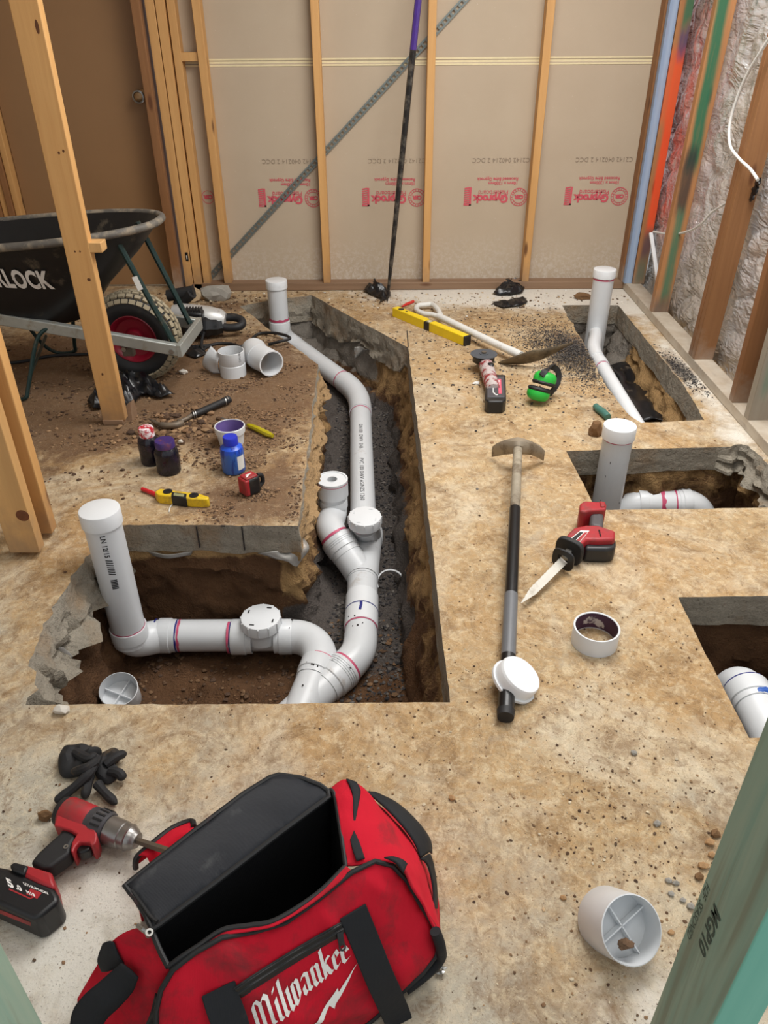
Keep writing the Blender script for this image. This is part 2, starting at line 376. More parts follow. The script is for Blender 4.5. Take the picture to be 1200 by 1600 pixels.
def floor_mat():
    m, t, bs = nt('slab_top'); co = coords(t)
    at = lambda n: N(t, 'ShaderNodeAttribute', attribute_name=n).outputs['Fac']
    n1 = noi(t, co, 3.2, 6, .62, .4); n2 = noi(t, co, 11, 6, .7, .5); n3 = noi(t, co, 60, 4, .7); n4 = noi(t, co, 260, 3, .6)
    conc = mix(t, n2, lin(150, 142, 126), lin(204, 198, 182))
    tan = mix(t, n2, lin(140, 116, 84), lin(200, 176, 138))
    tan = mix(t, ramp(t, n3, [(.42, 0.0), (.62, .5)]), tan, lin(186, 148, 100))
    f = math_(t, 'ADD', at('tan'), math_(t, 'MULTIPLY', math_(t, 'SUBTRACT', n1, .5), 1.5))
    f = math_(t, 'ADD', f, math_(t, 'MULTIPLY', math_(t, 'SUBTRACT', n2, .5), 1.1))
    v = mix(t, ramp(t, f, [(.25, 0.0), (.75, 1.0)]), conc, tan)
    big = ramp(t, noi(t, co, 1.7, 6, .68, .6), [(.44, 0.0), (.64, .75)])
    v = mix(t, math_(t, 'MULTIPLY', big, at('tan')), v, mix(t, n2, lin(138, 100, 60), lin(204, 166, 114)))
    v = mix(t, ramp(t, noi(t, co, 2.6, 7, .72, .9), [(.48, 0.0), (.64, .6)]), v, mix(t, n2, lin(186, 176, 154), lin(220, 210, 190)))
    st = noi(t, co, 5, 8, .74, 1.2)
    v = mix(t, ramp(t, st, [(.50, 0.0), (.64, .68)]), v, lin(118, 90, 60))
    v = mix(t, ramp(t, noi(t, co, 28, 6, .78, .9), [(.49, 0.0), (.63, .42)]), v, lin(226, 210, 178))
    v = mix(t, ramp(t, noi(t, coords(t, (1.3, 1, 1)), 22, 6, .78, 1.2), [(.51, 0.0), (.65, .56)]), v, lin(118, 88, 58))
    wf = math_(t, 'ADD', at('white'), math_(t, 'MULTIPLY', math_(t, 'SUBTRACT', n2, .5), 1.2))
    v = mix(t, ramp(t, wf, [(.4, 0.0), (.85, .9)]), v, lin(222, 218, 208))
    # soil trodden onto the slab
    df = math_(t, 'ADD', at('dirt'), math_(t, 'MULTIPLY', math_(t, 'SUBTRACT', noi(t, co, 7, 8, .78, .6), .5), 1.9))
    soil = mix(t, noi(t, co, 45, 5, .75), lin(62, 44, 32), lin(138, 106, 78))
    v = mix(t, ramp(t, df, [(.32, 0.0), (.70, .9)]), v, soil)
    v = mix(t, ramp(t, at('grav'), [(.2, 0.0), (.7, .85)]), v, mix(t, n4, lin(64, 60, 58), lin(120, 112, 104)))
    # fine grit
    v = mix(t, ramp(t, n4, [(.60, 0.0), (.70, .55)]), v, lin(78, 60, 44))
    v = mix(t, ramp(t, noi(t, co, 190, 3, .6), [(.64, 0.0), (.72, .6)]), v, lin(226, 214, 190))
    vo = N(t, 'ShaderNodeTexVoronoi'); vo.inputs['Scale'].default_value = 70; L(t, co, vo.inputs['Vector'])
    v = mix(t, ramp(t, vo.outputs['Distance'], [(.08, .45), (.2, 0.0)]), v, mix(t, noi(t, co, 33, 2), lin(70, 54, 42), lin(214, 198, 170)))
    L(t, v, bs.inputs['Base Color']); bs.inputs['Roughness'].default_value = .88; bs.inputs['Specular IOR Level'].default_value = .25
    h = math_(t, 'ADD', math_(t, 'MULTIPLY', n3, .6), math_(t, 'MULTIPLY', n4, .5))
    bump(t, bs, math_(t, 'ADD', h, n2), .4, .008)
    return m
def edge_mat():
    m, t, bs = nt('slab_edge'); co = coords(t)
    n2 = noi(t, co, 16, 6, .7); n4 = noi(t, co, 120, 3)
    v = mix(t, n2, lin(112, 104, 92), lin(176, 168, 152))
    sx = N(t, 'ShaderNodeSeparateXYZ'); L(t, co, sx.inputs[0])
    v = mix(t, ramp(t, math_(t, 'ADD', noi(t, co, 6, 5), 0), [(.5, 0.0), (.68, .6)]), v, lin(140, 108, 70))
    sn = N(t, 'ShaderNodeAttribute', attribute_name='sandy').outputs['Fac']
    v = mix(t, ramp(t, math_(t, 'ADD', sn, math_(t, 'MULTIPLY', math_(t, 'SUBTRACT', n2, .5), 1.2)), [(.4, 0.0), (.7, .9)]), v, mix(t, n4, lin(140, 106, 66), lin(192, 158, 110)))
    v = mix(t, ramp(t, n4, [(.58, 0.0), (.68, .5)]), v, lin(92, 80, 66))
    L(t, v, bs.inputs['Base Color']); bs.inputs['Roughness'].default_value = .9
    bump(t, bs, math_(t, 'ADD', n2, math_(t, 'MULTIPLY', noi(t, co, 55, 4, .7), .8)), .9, .016)
    return m
fl = b.build('floor', [floor_mat(), edge_mat()], sharp=30, origin=(0, 0, 0)); tag(fl, kind='structure')
me = fl.data
vc = np.empty(len(me.vertices)*3); me.vertices.foreach_get('co', vc); vc = vc.reshape(-1, 3)
def gauss(x, y, cx, cy, sx, sy, a=1.0, rot=0):
    dx, dy = x-cx, y-cy; c, s_ = math.cos(rot), math.sin(rot); u, v = dx*c+dy*s_, -dx*s_+dy*c
    return a*np.exp(-(u/sx)**2-(v/sy)**2)
x, y = vc[:, 0], vc[:, 1]
tan = .95*np.clip((y-.75)/.5, 0, 1)*np.ones_like(x)
k_ = np.clip((x+.25)/.5, 0, 1); k_ = k_*k_*(3-2*k_)
tan = k_*np.clip(.35+(y-.55)*.9, 0, .9)+(1-k_)*tan*np.clip(.35+(x+1.2)*.5+(y-1.2)*.6, .3, 1)
white = gauss(x, y, .55, 4.6, .8, .30, 1.15)+gauss(x, y, -.62, .85, .22, .3, .45)+gauss(x, y, 1.25, 4.5, .4, .3, .9)+gauss(x, y, 1.42, 3.3, .09, 1.2, .8)+gauss(x, y, .5, .62, .2, .16, .75)+gauss(x, y, -.5, .72, .3, .3, .5)+gauss(x, y, -.9, 2.55, .25, .08, .6)+gauss(x, y, 1.3, 2.75, .18, .08, .4)
dirt = np.clip(gauss(x, y, -1.1, 3.3, .75, .75, 1.15)+gauss(x, y, -.6, 3.1, .3, .6, .7)+gauss(x, y, -.45, 2.3, .25, .25, .75)+gauss(x, y, -1.7, 3.2, .5, .7, 1.0), 0, 1)
dirt += gauss(x, y, .35, 1.35, .22, .16, .38)+gauss(x, y, .7, .92, .1, .2, .45)+gauss(x, y, .95, 3.75, .18, .35, .55)+gauss(x, y, 1.4, 3.45, .07, .3, .5)+gauss(x, y, .2, 2.75, .2, .05, .4)+gauss(x, y, -.9, 4.4, .3, .2, .5)
dirt *= 1-.6*np.clip(gauss(x, y, -.85, 2.5, .3, .16, 1), 0, 1)
sandy = np.where((x < -.2) & (x > -.36) & (y > 2.12) & (y < 3.8) & (vc[:, 2] < -.02), .85, 0)
grav = gauss(x, y, .93, 3.62, .13, .28, 1, -.25)*(.6+.4*np.sin(x*31)*np.cos(y*23))+gauss(x, y, 1.39, 3.43, .05, .17, .9)
for nm, arr in (('grav', grav), ('tan', tan), ('white', white), ('dirt', dirt), ('sandy', sandy)):
    a = me.attributes.new(nm, 'FLOAT', 'POINT'); a.data.foreach_set('value', np.clip(arr, 0, 1).astype(np.float32))

def soil_mat(name='excavated_soil'):
    m, t, bs = nt(name); co = coords(t)
    at = lambda n: N(t, 'ShaderNodeAttribute', attribute_name=n).outputs['Fac']
    n1 = noi(t, co, 9, 7, .7, .5); n2 = noi(t, co, 40, 5, .7); n3 = noi(t, co, 150, 3, .6)
    brown = mix(t, n1, lin(60, 42, 31), lin(120, 88, 62))
    sand = mix(t, n1, lin(134, 104, 68), lin(186, 152, 106))
    f = math_(t, 'ADD', at('sand'), math_(t, 'MULTIPLY', math_(t, 'SUBTRACT', n1, .5), 1.6))
    v = mix(t, ramp(t, f, [(.35, 0.0), (.65, 1.0)]), brown, sand)
    grav = mix(t, n3, lin(46, 42, 42), lin(116, 108, 102))
    g = math_(t, 'ADD', at('gravel'), math_(t, 'MULTIPLY', math_(t, 'SUBTRACT', n2, .5), 1.0))
    v = mix(t, ramp(t, g, [(.4, 0.0), (.6, 1.0)]), v, grav)
    c = math_(t, 'ADD', at('conc'), math_(t, 'MULTIPLY', math_(t, 'SUBTRACT', n1, .5), 1.0))
    v = mix(t, ramp(t, c, [(.45, 0.0), (.6, 1.0)]), v, mix(t, n2, lin(104, 98, 90), lin(160, 152, 142)))
    L(t, v, bs.inputs['Base Color']); bs.inputs['Roughness'].default_value = .95; bs.inputs['Specular IOR Level'].default_value = .15
    bump(t, bs, math_(t, 'ADD', n2, math_(t, 'MULTIPLY', n3, .6)), .8, .02)
    return m
SOIL = soil_mat()
def depth(h, x, y):
    if h == 0:
        d = -.44+.14*sstep(3.0, 4.6, y)+.05*math.exp(-((x+.82)/.1)**2-((y-1.7)/.1)**2)
        return d-(.02 if x < -.3 and y < 2.2 else 0)
    if h == 1: return -.30+.1*sstep(1.05, 1.12, -x+2.2)
    return (-.4, -.4, -.44, -.5)[h]
def wall_w(h, p):
    if h == 0:
        if p.y > 3.9: return .05
        if p.x > 0: return .12
        if p.x < -.72 and p.y < 2.1: return .09
        if p.y > 2.1: return .055
        return .07
    if h == 1: return .15 if p.x > 1.05+.0 and p.y < 4.3 and p.x > 1.12 else .05
    return .05
def soil_attr(h, x, y, z):
    s = g = c = 0.0
    if h == 0:
        if x > -.36 and y > 2.0: s = .68*sstep(-.42, -.2, z); g = sstep(-.30, -.38, z)*.95+.2
        else:
            s = .8*sstep(-.155, -.11, z)
            if x > -.2: g = .75*sstep(-.33, -.40, z)*sstep(1.7, 2.0, y)
        if y > 3.75: c = .85*sstep(3.75, 4.1, y)*sstep(-.34, -.26, z); 
        if x > -.05 and y < 2.2: s = max(s, .45*sstep(-.36, -.2, z))
    elif h == 1: s = .85*sstep(-.3, -.17, z); c = .8*sstep(3.75, 4.2, y); g = .5 if x < 1.12 else 0
    elif h == 2: s = .55*sstep(-.3, -.16, z)
    else: s = .2*sstep(-.2, -.1, z)
    return s, g, c
SOILS = []
def hole_floor(h, x, y): return depth(h, x, y)+.028*fnoise((x, y, h), 7, 4)
for h, ring in enumerate(RINGS):
    r = ring[::1]; n = len(r); A = sum(p.x*q.y-q.x*p.y for p, q in zip(r, r[1:]+r[:1])); sg = 1 if A > 0 else -1
    b = B(); K = 16; rows = []
    for k in range(K+1):
        t = k/K; row = []
        for i, p in enumerate(r):
            tg = (r[(i+3) % n]-r[i-3]).normalized(); nn = Vector((-tg.y, tg.x))*sg
            zf = depth(h, p.x, p.y)-.05; z = -.092+(zf+.092)*t
            off = wall_w(h, p)*t**1.35-.004
            off += (.35 if h == 0 and p.y > 3.75 else 1)*(.034*fnoise((p.x, p.y, z*1.6), 10, 5)+.02*fnoise((p.x, p.y, z*1.5), 34, 3))*min(1, t*6)
            q = p+nn*off+Vector((noise.noise(Vector((p.x*60, p.y*60, t*9))), noise.noise(Vector((p.x*60+7, p.y*60, t*9)))))*(.011 if rough > .02 else .0012)*min(1, t*4); row.append(Vector((q.x, q.y, z+.012*fnoise((p.x, p.y, z+5), 20, 2)*min(1, t*4))))
        rows.append(row)
    b.loft(rows, True, False)
    pr = np.array([tuple(p) for p in r]); st = .014
    ax = np.arange(pr[:, 0].min()-.02, pr[:, 0].max()+.03, st); ay = np.arange(pr[:, 1].min()-.02, pr[:, 1].max()+.03, st)
    GX, GY = np.meshgrid(ax, ay); pts = np.stack([GX.ravel(), GY.ravel()], 1); sd = signed_dist(pts, r).reshape(GX.shape)
    idx = -np.ones(GX.shape, int); vs = []
    for j in range(len(ay)):
        for i in range(len(ax)):
            if sd[j, i] > -.02: idx[j, i] = len(vs); vs.append(Vector((ax[i], ay[j], hole_floor(h, ax[i], ay[j])+.05*max(0, .09-sd[j, i])/.09*(1+fnoise((ax[i], ay[j], 3), 14, 2)))))
    fs = [(idx[j, i], idx[j, i+1], idx[j+1, i+1], idx[j+1, i]) for j in range(len(ay)-1) for i in range(len(ax)-1) if min(idx[j, i], idx[j, i+1], idx[j+1, i+1], idx[j+1, i]) >= 0]
    b.add(vs, fs)
    ob = b.build('excavated_ground', SOIL, sharp=60, origin=(0, 0, 0)); tag(ob, kind='structure'); SOILS.append(ob)
    vals = np.array([soil_attr(h, v.co.x, v.co.y, v.co.z) for v in ob.data.vertices], np.float32)
    for k, nm in enumerate(('sand', 'gravel', 'conc')):
        a = ob.data.attributes.new(nm, 'FLOAT', 'POINT'); a.data.foreach_set('value', np.ascontiguousarray(vals[:, k]))

for (x0, y0), (x1, y1), z1 in (((307, 822), (307, 822), -.085), ((378, 822), (378, 822), -.095), ((636, 517), (638, 543), 0), ((345, 822), (352, 822), -.0)):
    a, c_ = P(x0, y0, 0), P(x1, y1, 0); b = B()
    if z1: b.box((a.x, a.y-.002, z1/2), (.004, .006, -z1))
    else: b.beam(a+Vector((0, 0, .001)), c_+Vector((0, 0, .001)), .005, .003)
    b.build('saw_cut', M['speck'], fl, smooth=False)
# ------------------------------------------------------------------ back wall
YS, YB = 4.757, 4.677                      # plasterboard face, stud faces
m, t, bs = nt('plasterboard'); co_ = coords(t)
v = mix(t, noi(t, co_, 3, 4), lin(178, 160, 138), lin(192, 176, 154))
sx = N(t, 'ShaderNodeSeparateXYZ'); L(t, N(t, 'ShaderNodeTexCoord').outputs['Object'], sx.inputs[0])
hgt = math_(t, 'ADD', sx.outputs['Z'], math_(t, 'MULTIPLY', noi(t, co_, 4, 3), .22))
pl = math_(t, 'MULTIPLY', ramp(t, hgt, [(.12, 1.0), (.42, 0.0)]), ramp(t, noi(t, co_, 38, 6, .75), [(.46, 0.0), (.6, .8)]))
v = mix(t, pl, v, lin(208, 200, 188))
v = mix(t, ramp(t, noi(t, co_, 120, 2), [(.72, 0.0), (.76, .6)]), v, lin(214, 204, 190))
L(t, v, bs.inputs['Base Color']); bs.inputs['Roughness'].default_value = .8; bump(t, bs, noi(t, co_, 300, 2), .08, .002)
M['board'] = m
M['cream'] = simple('cream_edge', (226, 212, 172), .7)
wall = thing('wall_back', None, None, (0, YS, 0)); wall['kind'] = 'structure'
for z0, z1 in ((.012, 1.196), (1.204, 2.4)):
    b = B(); b.box(((-1.17+1.56)/2, YS+.006, (z0+z1)/2), (2.73, .01, z1-z0)); b.build('plasterboard_sheet', M['board'], wall, bevel=.003)
b = B()
for z in (1.186, 1.214): b.box((.195, YS, z), (2.73, .003, .008))
b.box((.195, YS+.004, 1.2), (2.73, .004, .024)); b.build('sheet_joint', M['cream'], wall)
b = B(); b.box((.155, (YB+YS)/2, .0235), (2.65, YS-YB, .045)); b.build('bottom_plate', M['pine_dusty'], wall, bevel=.003)
def stud(x, y0, y1, wid, mat, parent, z0=.046, z1=2.4, name='stud'):
    b = B(); b.box((x, (y0+y1)/2, (z0+z1)/2), (wid, y1-y0, z1-z0)); return b.build(name, mat, parent, bevel=.0025)
for k, mt in enumerate(('pine', 'pine', 'pine', 'pine')):
    stud(-.948+.6005*k+(.0), YB, YS-.001, .042, M[mt], wall)
stud(1.455, YB-.0, YS-.001, .045, M['pine_dark'], wall)
xs = [PY(px, 445, YB).x for px in (273, 287, 290, 303, 316, 317, 328)]
for x, wd, y0, mt in ((xs[0]+.024, .046, YB-.03, 'pine_dark'), ((xs[2]+xs[3])/2-.002, .048, YB, 'pine'), ((xs[3]+xs[4])/2, .048, YB, 'pine'), ((xs[5]+xs[6])/2+.002, .042, YB+.012, 'pine')):
    stud(x, y0, YS+.02, wd, M[mt], wall, .0)
nx = (PY(328, 90, YB).x-.0, PY(347, 90, YB).x)
b = B(); b.box((-1.02, YB+.035, PY(292, 89, YB+.01).z), (.105, .045, .042)); b.build('nogging', M['pine'], wall, bevel=.002)
b = B(); q = PY(292, 401, YB); b.box((q.x, YB-.002, q.z), (.016, .002, .05)); b.build('black_tag', M['clean_black'], wall)
b = B(); b.box((q.x, YB-.004, q.z-.004), (.005, .002, .022)); b.build('tag_mark', M['white_paint'], wall)
# perforated bracing strap behind the studs
A0, A1 = PY(340, 420, YS-.012), PY(726, 0, YS-.012)
A0 = A0+(A0-A1)*.06; A1 = A1+(A1-A0)*.25
d = (A1-A0); n = int(d.length/.028); e = d.normalized(); up = Vector((0, 1, 0)).cross(e)
b = B(); hw = .017
for s_ in (-1, 1): b.beam(A0+up*s_*hw*.72, A1+up*s_*hw*.72, .002, hw*.56, up=(0, 1, 0)) if False else b.strap([A0+up*s_*hw*.72, A1+up*s_*hw*.72], up, hw*.55, .002)
for k in range(n):
    p = A0+d*(k/n); b.strap([p, p+e*.012], up, hw*1.0, .002)
M['strap'] = simple('galvanised_strap', (120, 128, 126), .45, .5); b.build('bracing_strap', M['strap'], wall, smooth=False)
# printing on the board backs (stands upside down, the sheet is hung that way)
ex, ey = Vector((-1, 0, 0)), Vector((0, 0, -1))
def print_block(cx):
    b = B(); y = YS-.0012; pm = 1/258.0
    def at(dx, py): q = PY(614, py, y); return Vector((cx+dx*pm, y, q.z))
    put_text(b, 'Gyprock', at(20, 306), ex, ey, .0585, offset=.003, space=.95)
    put_text(b, 'Plasterboard', at(20, 298.5), ex, ey, .036, space=.95)
    put_text(b, '10mm x 1200mm', at(33, 285), ex, ey, .024, offset=.0005)
    put_text(b, 'Recessed Edge Gyprock', at(33, 278.5), ex, ey, .024, offset=.0005)
    c = at(36, 309)
    for r0, r1 in ((.046, .05), (.033, .036)):
        vs = []; fs = []
        for k in range(33):
            a = 2*math.pi*k/32; vs += [c+Vector((math.cos(a)*r0, 0, math.sin(a)*r0)), c+Vector((math.cos(a)*r1, 0, math.sin(a)*r1))]
            if k: fs.append((2*k-2, 2*k-1, 2*k+1, 2*k))
        b.add(vs, fs)
    put_text(b, 'CSR', c+Vector((.026, 0, .010)), ex, ey, .028, offset=.002)
    for a in range(0, 360, 20):             # lettering round the stamp, too small to read
        rr = math.radians(a); b.box(c+Vector((math.cos(rr)*.041, 0, math.sin(rr)*.041)), (.006, .0005, .004), Matrix.Rotation(-rr, 3, 'Y'))
    x0 = at(-46, 322)
    for k in range(8):
        z = x0.z+.008+k*.0115; b.add([Vector((x0.x, y, z)), Vector((x0.x+.03, y, z+.006)), Vector((x0.x+.03, y, z+.013)), Vector((x0.x, y, z+.008))], [(0, 1, 2, 3)])
    b.box((x0.x+.036, y, x0.z+.05), (.011, .0005, .1))
    b.box((x0.x+.02, y, x0.z+.004), (.043, .0005, .008))
    b.build('board_print', M['red_print'], wall, smooth=False)
    b = B(); put_text(b, 'C2142 040214 2 DCC', at(48, 248), ex, ey, .034, space=1.05); b.build('date_stamp', M['stamp'], wall, smooth=False)
M['stamp'] = simple('faint_stamp', (150, 134, 116), .8)
for px in (614, 452, 773, 930): print_block(PY(px, 308, YS).x)
b = B(); c = PY(325, 308, YS-.001)
for r0, r1 in ((.046, .05), (.033, .036)):
    vs = []; fs = []
    for k in range(33):
        a = 2*math.pi*k/32; vs += [c+Vector((math.cos(a)*r0, 0, math.sin(a)*r0)), c+Vector((math.cos(a)*r1, 0, math.sin(a)*r1))]
        if k: fs.append((2*k-2, 2*k-1, 2*k+1, 2*k))
b.add(vs, fs); put_text(b, 'CSR', c+Vector((.026, 0, .010)), ex, ey, .028, offset=.002); put_text(b, 'Gyp', c+Vector((-.062, 0, .012)), ex, ey, .0585, offset=.003)
b.build('board_print', M['red_print'], wall, smooth=False)

# door and its frame
M['door'] = simple('door_veneer', (148, 112, 76), .5, var=.1, scale=3)
dr = thing('door_1', None, None, (-1.7, YS+.03, 0)); dr['kind'] = 'structure'
xl, xr = PY(68, 445, YS+.03).x, PY(274, 445, YS+.03).x
b = B(); b.box(((xl+xr)/2, YS+.05, 1.03), (xr-xl, .036, 2.04)); b.build('door_panel', M['door'], dr, bevel=.003)
kx = PY(217, 151, YS-.02)
b = B(); b.lathe((kx.x, YS+.031, kx.z), (0, -1, 0), [(0, 0), (0, .034), (.006, .034), (.012, .014), (.03, .013), (.036, .026), (.05, .033), (.062, .028), (.066, .02), (.064, 0)], 28)
M['brass'] = simple('worn_bronze_knob', (150, 118, 84), .28, .8); b.build('door_knob', M['brass'], dr)
b = B(); b.lathe((kx.x, YS-.034, kx.z), (0, -1, 0), [(0, .033), (.006, .031), (.007, .026), (.003, .024)], 28); b.build('knob_rim', M['steel'], dr)
for k in range(4):
    x = xl-.02-.036*k; b = B(); b.box((x, YS+.02-.012*(k % 2), 1.05), (.034, .09, 2.1)); b.build('door_jamb', M['pine_dark' if k % 2 else 'pine'], dr, bevel=.004)
b = B(); b.box(((xl+xr)/2, YS+.03, 2.09), (xr-xl+.12, .09, .04)); b.build('door_head', M['pine'], dr, bevel=.003)
M['plaster'] = simple('white_plaster', (214, 208, 198), .8)
b = B(); b.box((-2.62, YS+.04, 1.2), (.62, .02, 2.4)); o = b.build('wall_left', M['plaster']); tag(o, kind='structure')
b = B(); b.box((xl-.168, YS-.0, 1.05), (.022, .06, 2.1), ); o = b.build('trim_1', M['plaster'], bevel=.003); tag(o, kind='structure')
b = B(); b.box(((xl+xr)/2, YS+.05, 2.26), (xr-xl+.3, .02, .3)); b.build('trim_2', M['plaster']); tag(bpy.data.objects['trim_2'], kind='structure')
b = B(); b.box((-.66, 2.08, 2.72), (4.6, 5.6, .04)); o = b.build('ceiling', M['plaster']); tag(o, kind='structure')
b = B(); b.box((-2.94, 2.08, 1.35), (.04, 5.6, 2.7)); o = b.build('wall_left_far', M['board']); o.name = 'wall_left_outer'; tag(o, kind='structure')

# ------------------------------------------------------------------ right wall: studs over foil wrap
XW = 1.452
rw = thing('wall_right', None, None, (1.5, 2, 0)); rw['kind'] = 'structure'
m, t, bs = nt('foil_wrap'); co_ = coords(t)
at1 = N(t, 'ShaderNodeSeparateXYZ'); L(t, N(t, 'ShaderNodeTexCoord').outputs['Object'], at1.inputs[0])
v = mix(t, noi(t, co_, 5, 5), lin(214, 214, 218), lin(240, 240, 240))
v = mix(t, ramp(t, noi(t, co_, 2.5, 4, .6), [(.5, 0.0), (.7, .6)]), v, lin(222, 214, 204))
yy = N(t, 'ShaderNodeMapRange'); yy.inputs[1].default_value = 2.0; yy.inputs[2].default_value = 2.55; L(t, at1.outputs['Y'], yy.inputs[0])
zz = ramp(t, at1.outputs['Z'], [(.25, 0.0), (.5, 1.0)])
spray = math_(t, 'MULTIPLY', math_(t, 'MULTIPLY', yy.outputs[0], zz), ramp(t, noi(t, coords(t, (1, 6, 1)), 6, 5), [(.35, 0.1), (.7, .85)]))
v = mix(t, spray, v, lin(226, 92, 60))
v = mix(t, ramp(t, math_(t, 'ADD', at1.outputs['Z'], math_(t, 'MULTIPLY', noi(t, co_, 5, 4), .5)), [(.3, .5), (.7, 0.0)]), v, lin(196, 184, 168))
L(t, v, bs.inputs['Base Color']); bs.inputs['Roughness'].default_value = .3; bs.inputs['Metallic'].default_value = .5
ab = math_(t, 'ABSOLUTE', math_(t, 'SUBTRACT', noi(t, coords(t, (1, 1, 1.6)), 4.5, 3, .5, 1.6), .5)); bump(t, bs, math_(t, 'ADD', math_(t, 'MULTIPLY', ab, -2.2), math_(t, 'MULTIPLY', noi(t, coords(t, (1, 1, 3.5)), 13, 3, .5, .8), .5)), .7, .03)
b = B(); ny, nz = 260, 170; vs = []
for j in range(nz+1):
    for i in range(ny+1):
        y, z = .9+(YS+.02-.9)*i/ny, .0+2.42*j/nz
        cr = .022*fnoise((0, y, z), 5, 4)+.012*fnoise((2, y*3, z), 6, 3)
        rid = 1-abs(noise.noise(Vector((3, y*4+z*2, z*5)))); cr += .026*rid**6; r2_ = 1-abs(noise.noise(Vector((8, y*9-z*3, z*11)))); cr += .006*r2_**8
        vs.append(Vector((XW+.128+cr*.75, y, z)))
b.add(vs, [(j*(ny+1)+i, j*(ny+1)+i+1, (j+1)*(ny+1)+i+1, (j+1)*(ny+1)+i) for j in range(nz) for i in range(ny)])
b.build('foil_wrap', m, rw, sharp=70)
b = B(); b.box((XW+.20, (YS+1.0)/2, 1.21), (.02, YS-.8, 2.42)); b.build('outer_cladding', M['board'], rw)
b = B(); b.box((XW+.045, (YS-.9)/2+.9-.04, .0235), (.09, YS-.9-.08, .045)); b.build('bottom_plate', M['pine_dusty_y'], rw, bevel=.003)
def painted(name, base, bands, edge=0):
    def paint(t, v):
        s3 = N(t, 'ShaderNodeSeparateXYZ'); L(t, N(t, 'ShaderNodeTexCoord').outputs['Object'], s3.inputs[0])
        nz_ = noi(t, coords(t, (1, 1, .3)), 18, 5)
        for (z0, z1, x0, x1, col, amt) in bands:
            zz = math_(t, 'ADD', s3.outputs['Z'], math_(t, 'MULTIPLY', math_(t, 'SUBTRACT', nz_, .5), .12))
            xx = math_(t, 'ADD', s3.outputs['X'], math_(t, 'MULTIPLY', math_(t, 'SUBTRACT', nz_, .5), .02))
            def band(s_, a, c, soft):
                mr = N(t, 'ShaderNodeMapRange', interpolation_type='SMOOTHSTEP'); mr.inputs[1].default_value = a-soft; mr.inputs[2].default_value = a+soft; L(t, s_, mr.inputs[0])
                m2 = N(t, 'ShaderNodeMapRange', interpolation_type='SMOOTHSTEP'); m2.inputs[1].default_value = c+soft; m2.inputs[2].default_value = c-soft; L(t, s_, m2.inputs[0])
                return math_(t, 'MULTIPLY', mr.outputs[0], m2.outputs[0])
            f = math_(t, 'MULTIPLY', math_(t, 'MULTIPLY', band(zz, z0, z1, .05), band(xx, x0, x1, .012)), amt)
            v = mix(t, math_(t, 'MULTIPLY', f, ramp(t, noi(t, coords(t, (1, 1, .1)), 60, 4), [(.25, .75), (.5, 1.0)])), v, lin(*col))
        return v
    return wood(name, *base, dirt=(150, 138, 124), paint=paint)
O3 = 1.5   # local x of the stud face runs from XW-1.5 to XW+.09-1.5 = -.048 .. .042
def rstud(name, px, py, base, bands, th=.042, x1=.09, lean=.0):
    y0 = P(px, py, .045).y; mt = painted(name+'_paint', base, bands)
    b = B(); b.box((XW+x1/2, y0+th/2, 1.22), (x1, th, 2.35)); b.v = [v+Vector(((v.z-.046)*lean, 0, 0)) for v in b.v]; return b.build('stud', mt, rw, bevel=.0025), y0
PN = ((196, 142, 92), (160, 106, 64)); PD = ((160, 110, 68), (114, 74, 42))
# corner: chalky blue stud, orange stud
yo = PY(985, 440, YB).y
b = B(); b.box((XW+.011, YB-.028, 1.22), (.045, .04, 2.35)); b.build('stud', painted('blue_chalk', PN, [(.0, 2.4, -.2, .2, (138, 166, 200), .9), (.0, 2.4, -.045, -.025, (176, 194, 214), .5)]), rw, bevel=.0025)
b = B(); b.box((XW+.071, YB-.034, 1.22), (.070, .042, 2.35)); b.build('stud', painted('orange_spray', PN, [(.34, 1.25, .012, .07, (234, 84, 40), .96), (.9, 1.25, -.02, .07, (226, 96, 50), .7), (.2, .34, .01, .06, (84, 66, 78), .8), (.05, .2, -.0, .05, (70, 110, 96), .6), (1.22, 1.36, .015, .07, (70, 66, 110), .8), (1.36, 2.0, .015, .07, (40, 110, 80), .9)]), rw, bevel=.0025)
_, yg = rstud('green_spray', 1025, 488, PN, [(.75, 2.4, -.012, .042, (30, 100, 70), .95), (.55, .85, -.026, .028, (46, 44, 44), .85), (.1, .58, -.014, .028, (48, 112, 86), .85), (.0, .12, -.04, .04, (70, 56, 50), .6)], lean=.022)
_, y3 = rstud('double', 1090, 557, PD, [], .038, lean=.026); 
_, y3b = rstud('double_front', 1099, 566, PD, [], .038) if False else (None, None)
b = B(); b.box((XW+.045, y3-.0215, 1.22), (.09, .04, 2.35)); b.v = [v+Vector(((v.z-.046)*.026, 0, 0)) for v in b.v]; b.build('stud', M['pine_dark'], rw, bevel=.0025)
_, y4 = rstud('plain', 1150, 630, PD, [])
_, y5 = rstud('greenish', 1170, 657, ((188, 182, 168), (150, 140, 124)), [(.15, 2.4, -.03, .0, (110, 140, 124), .7)])

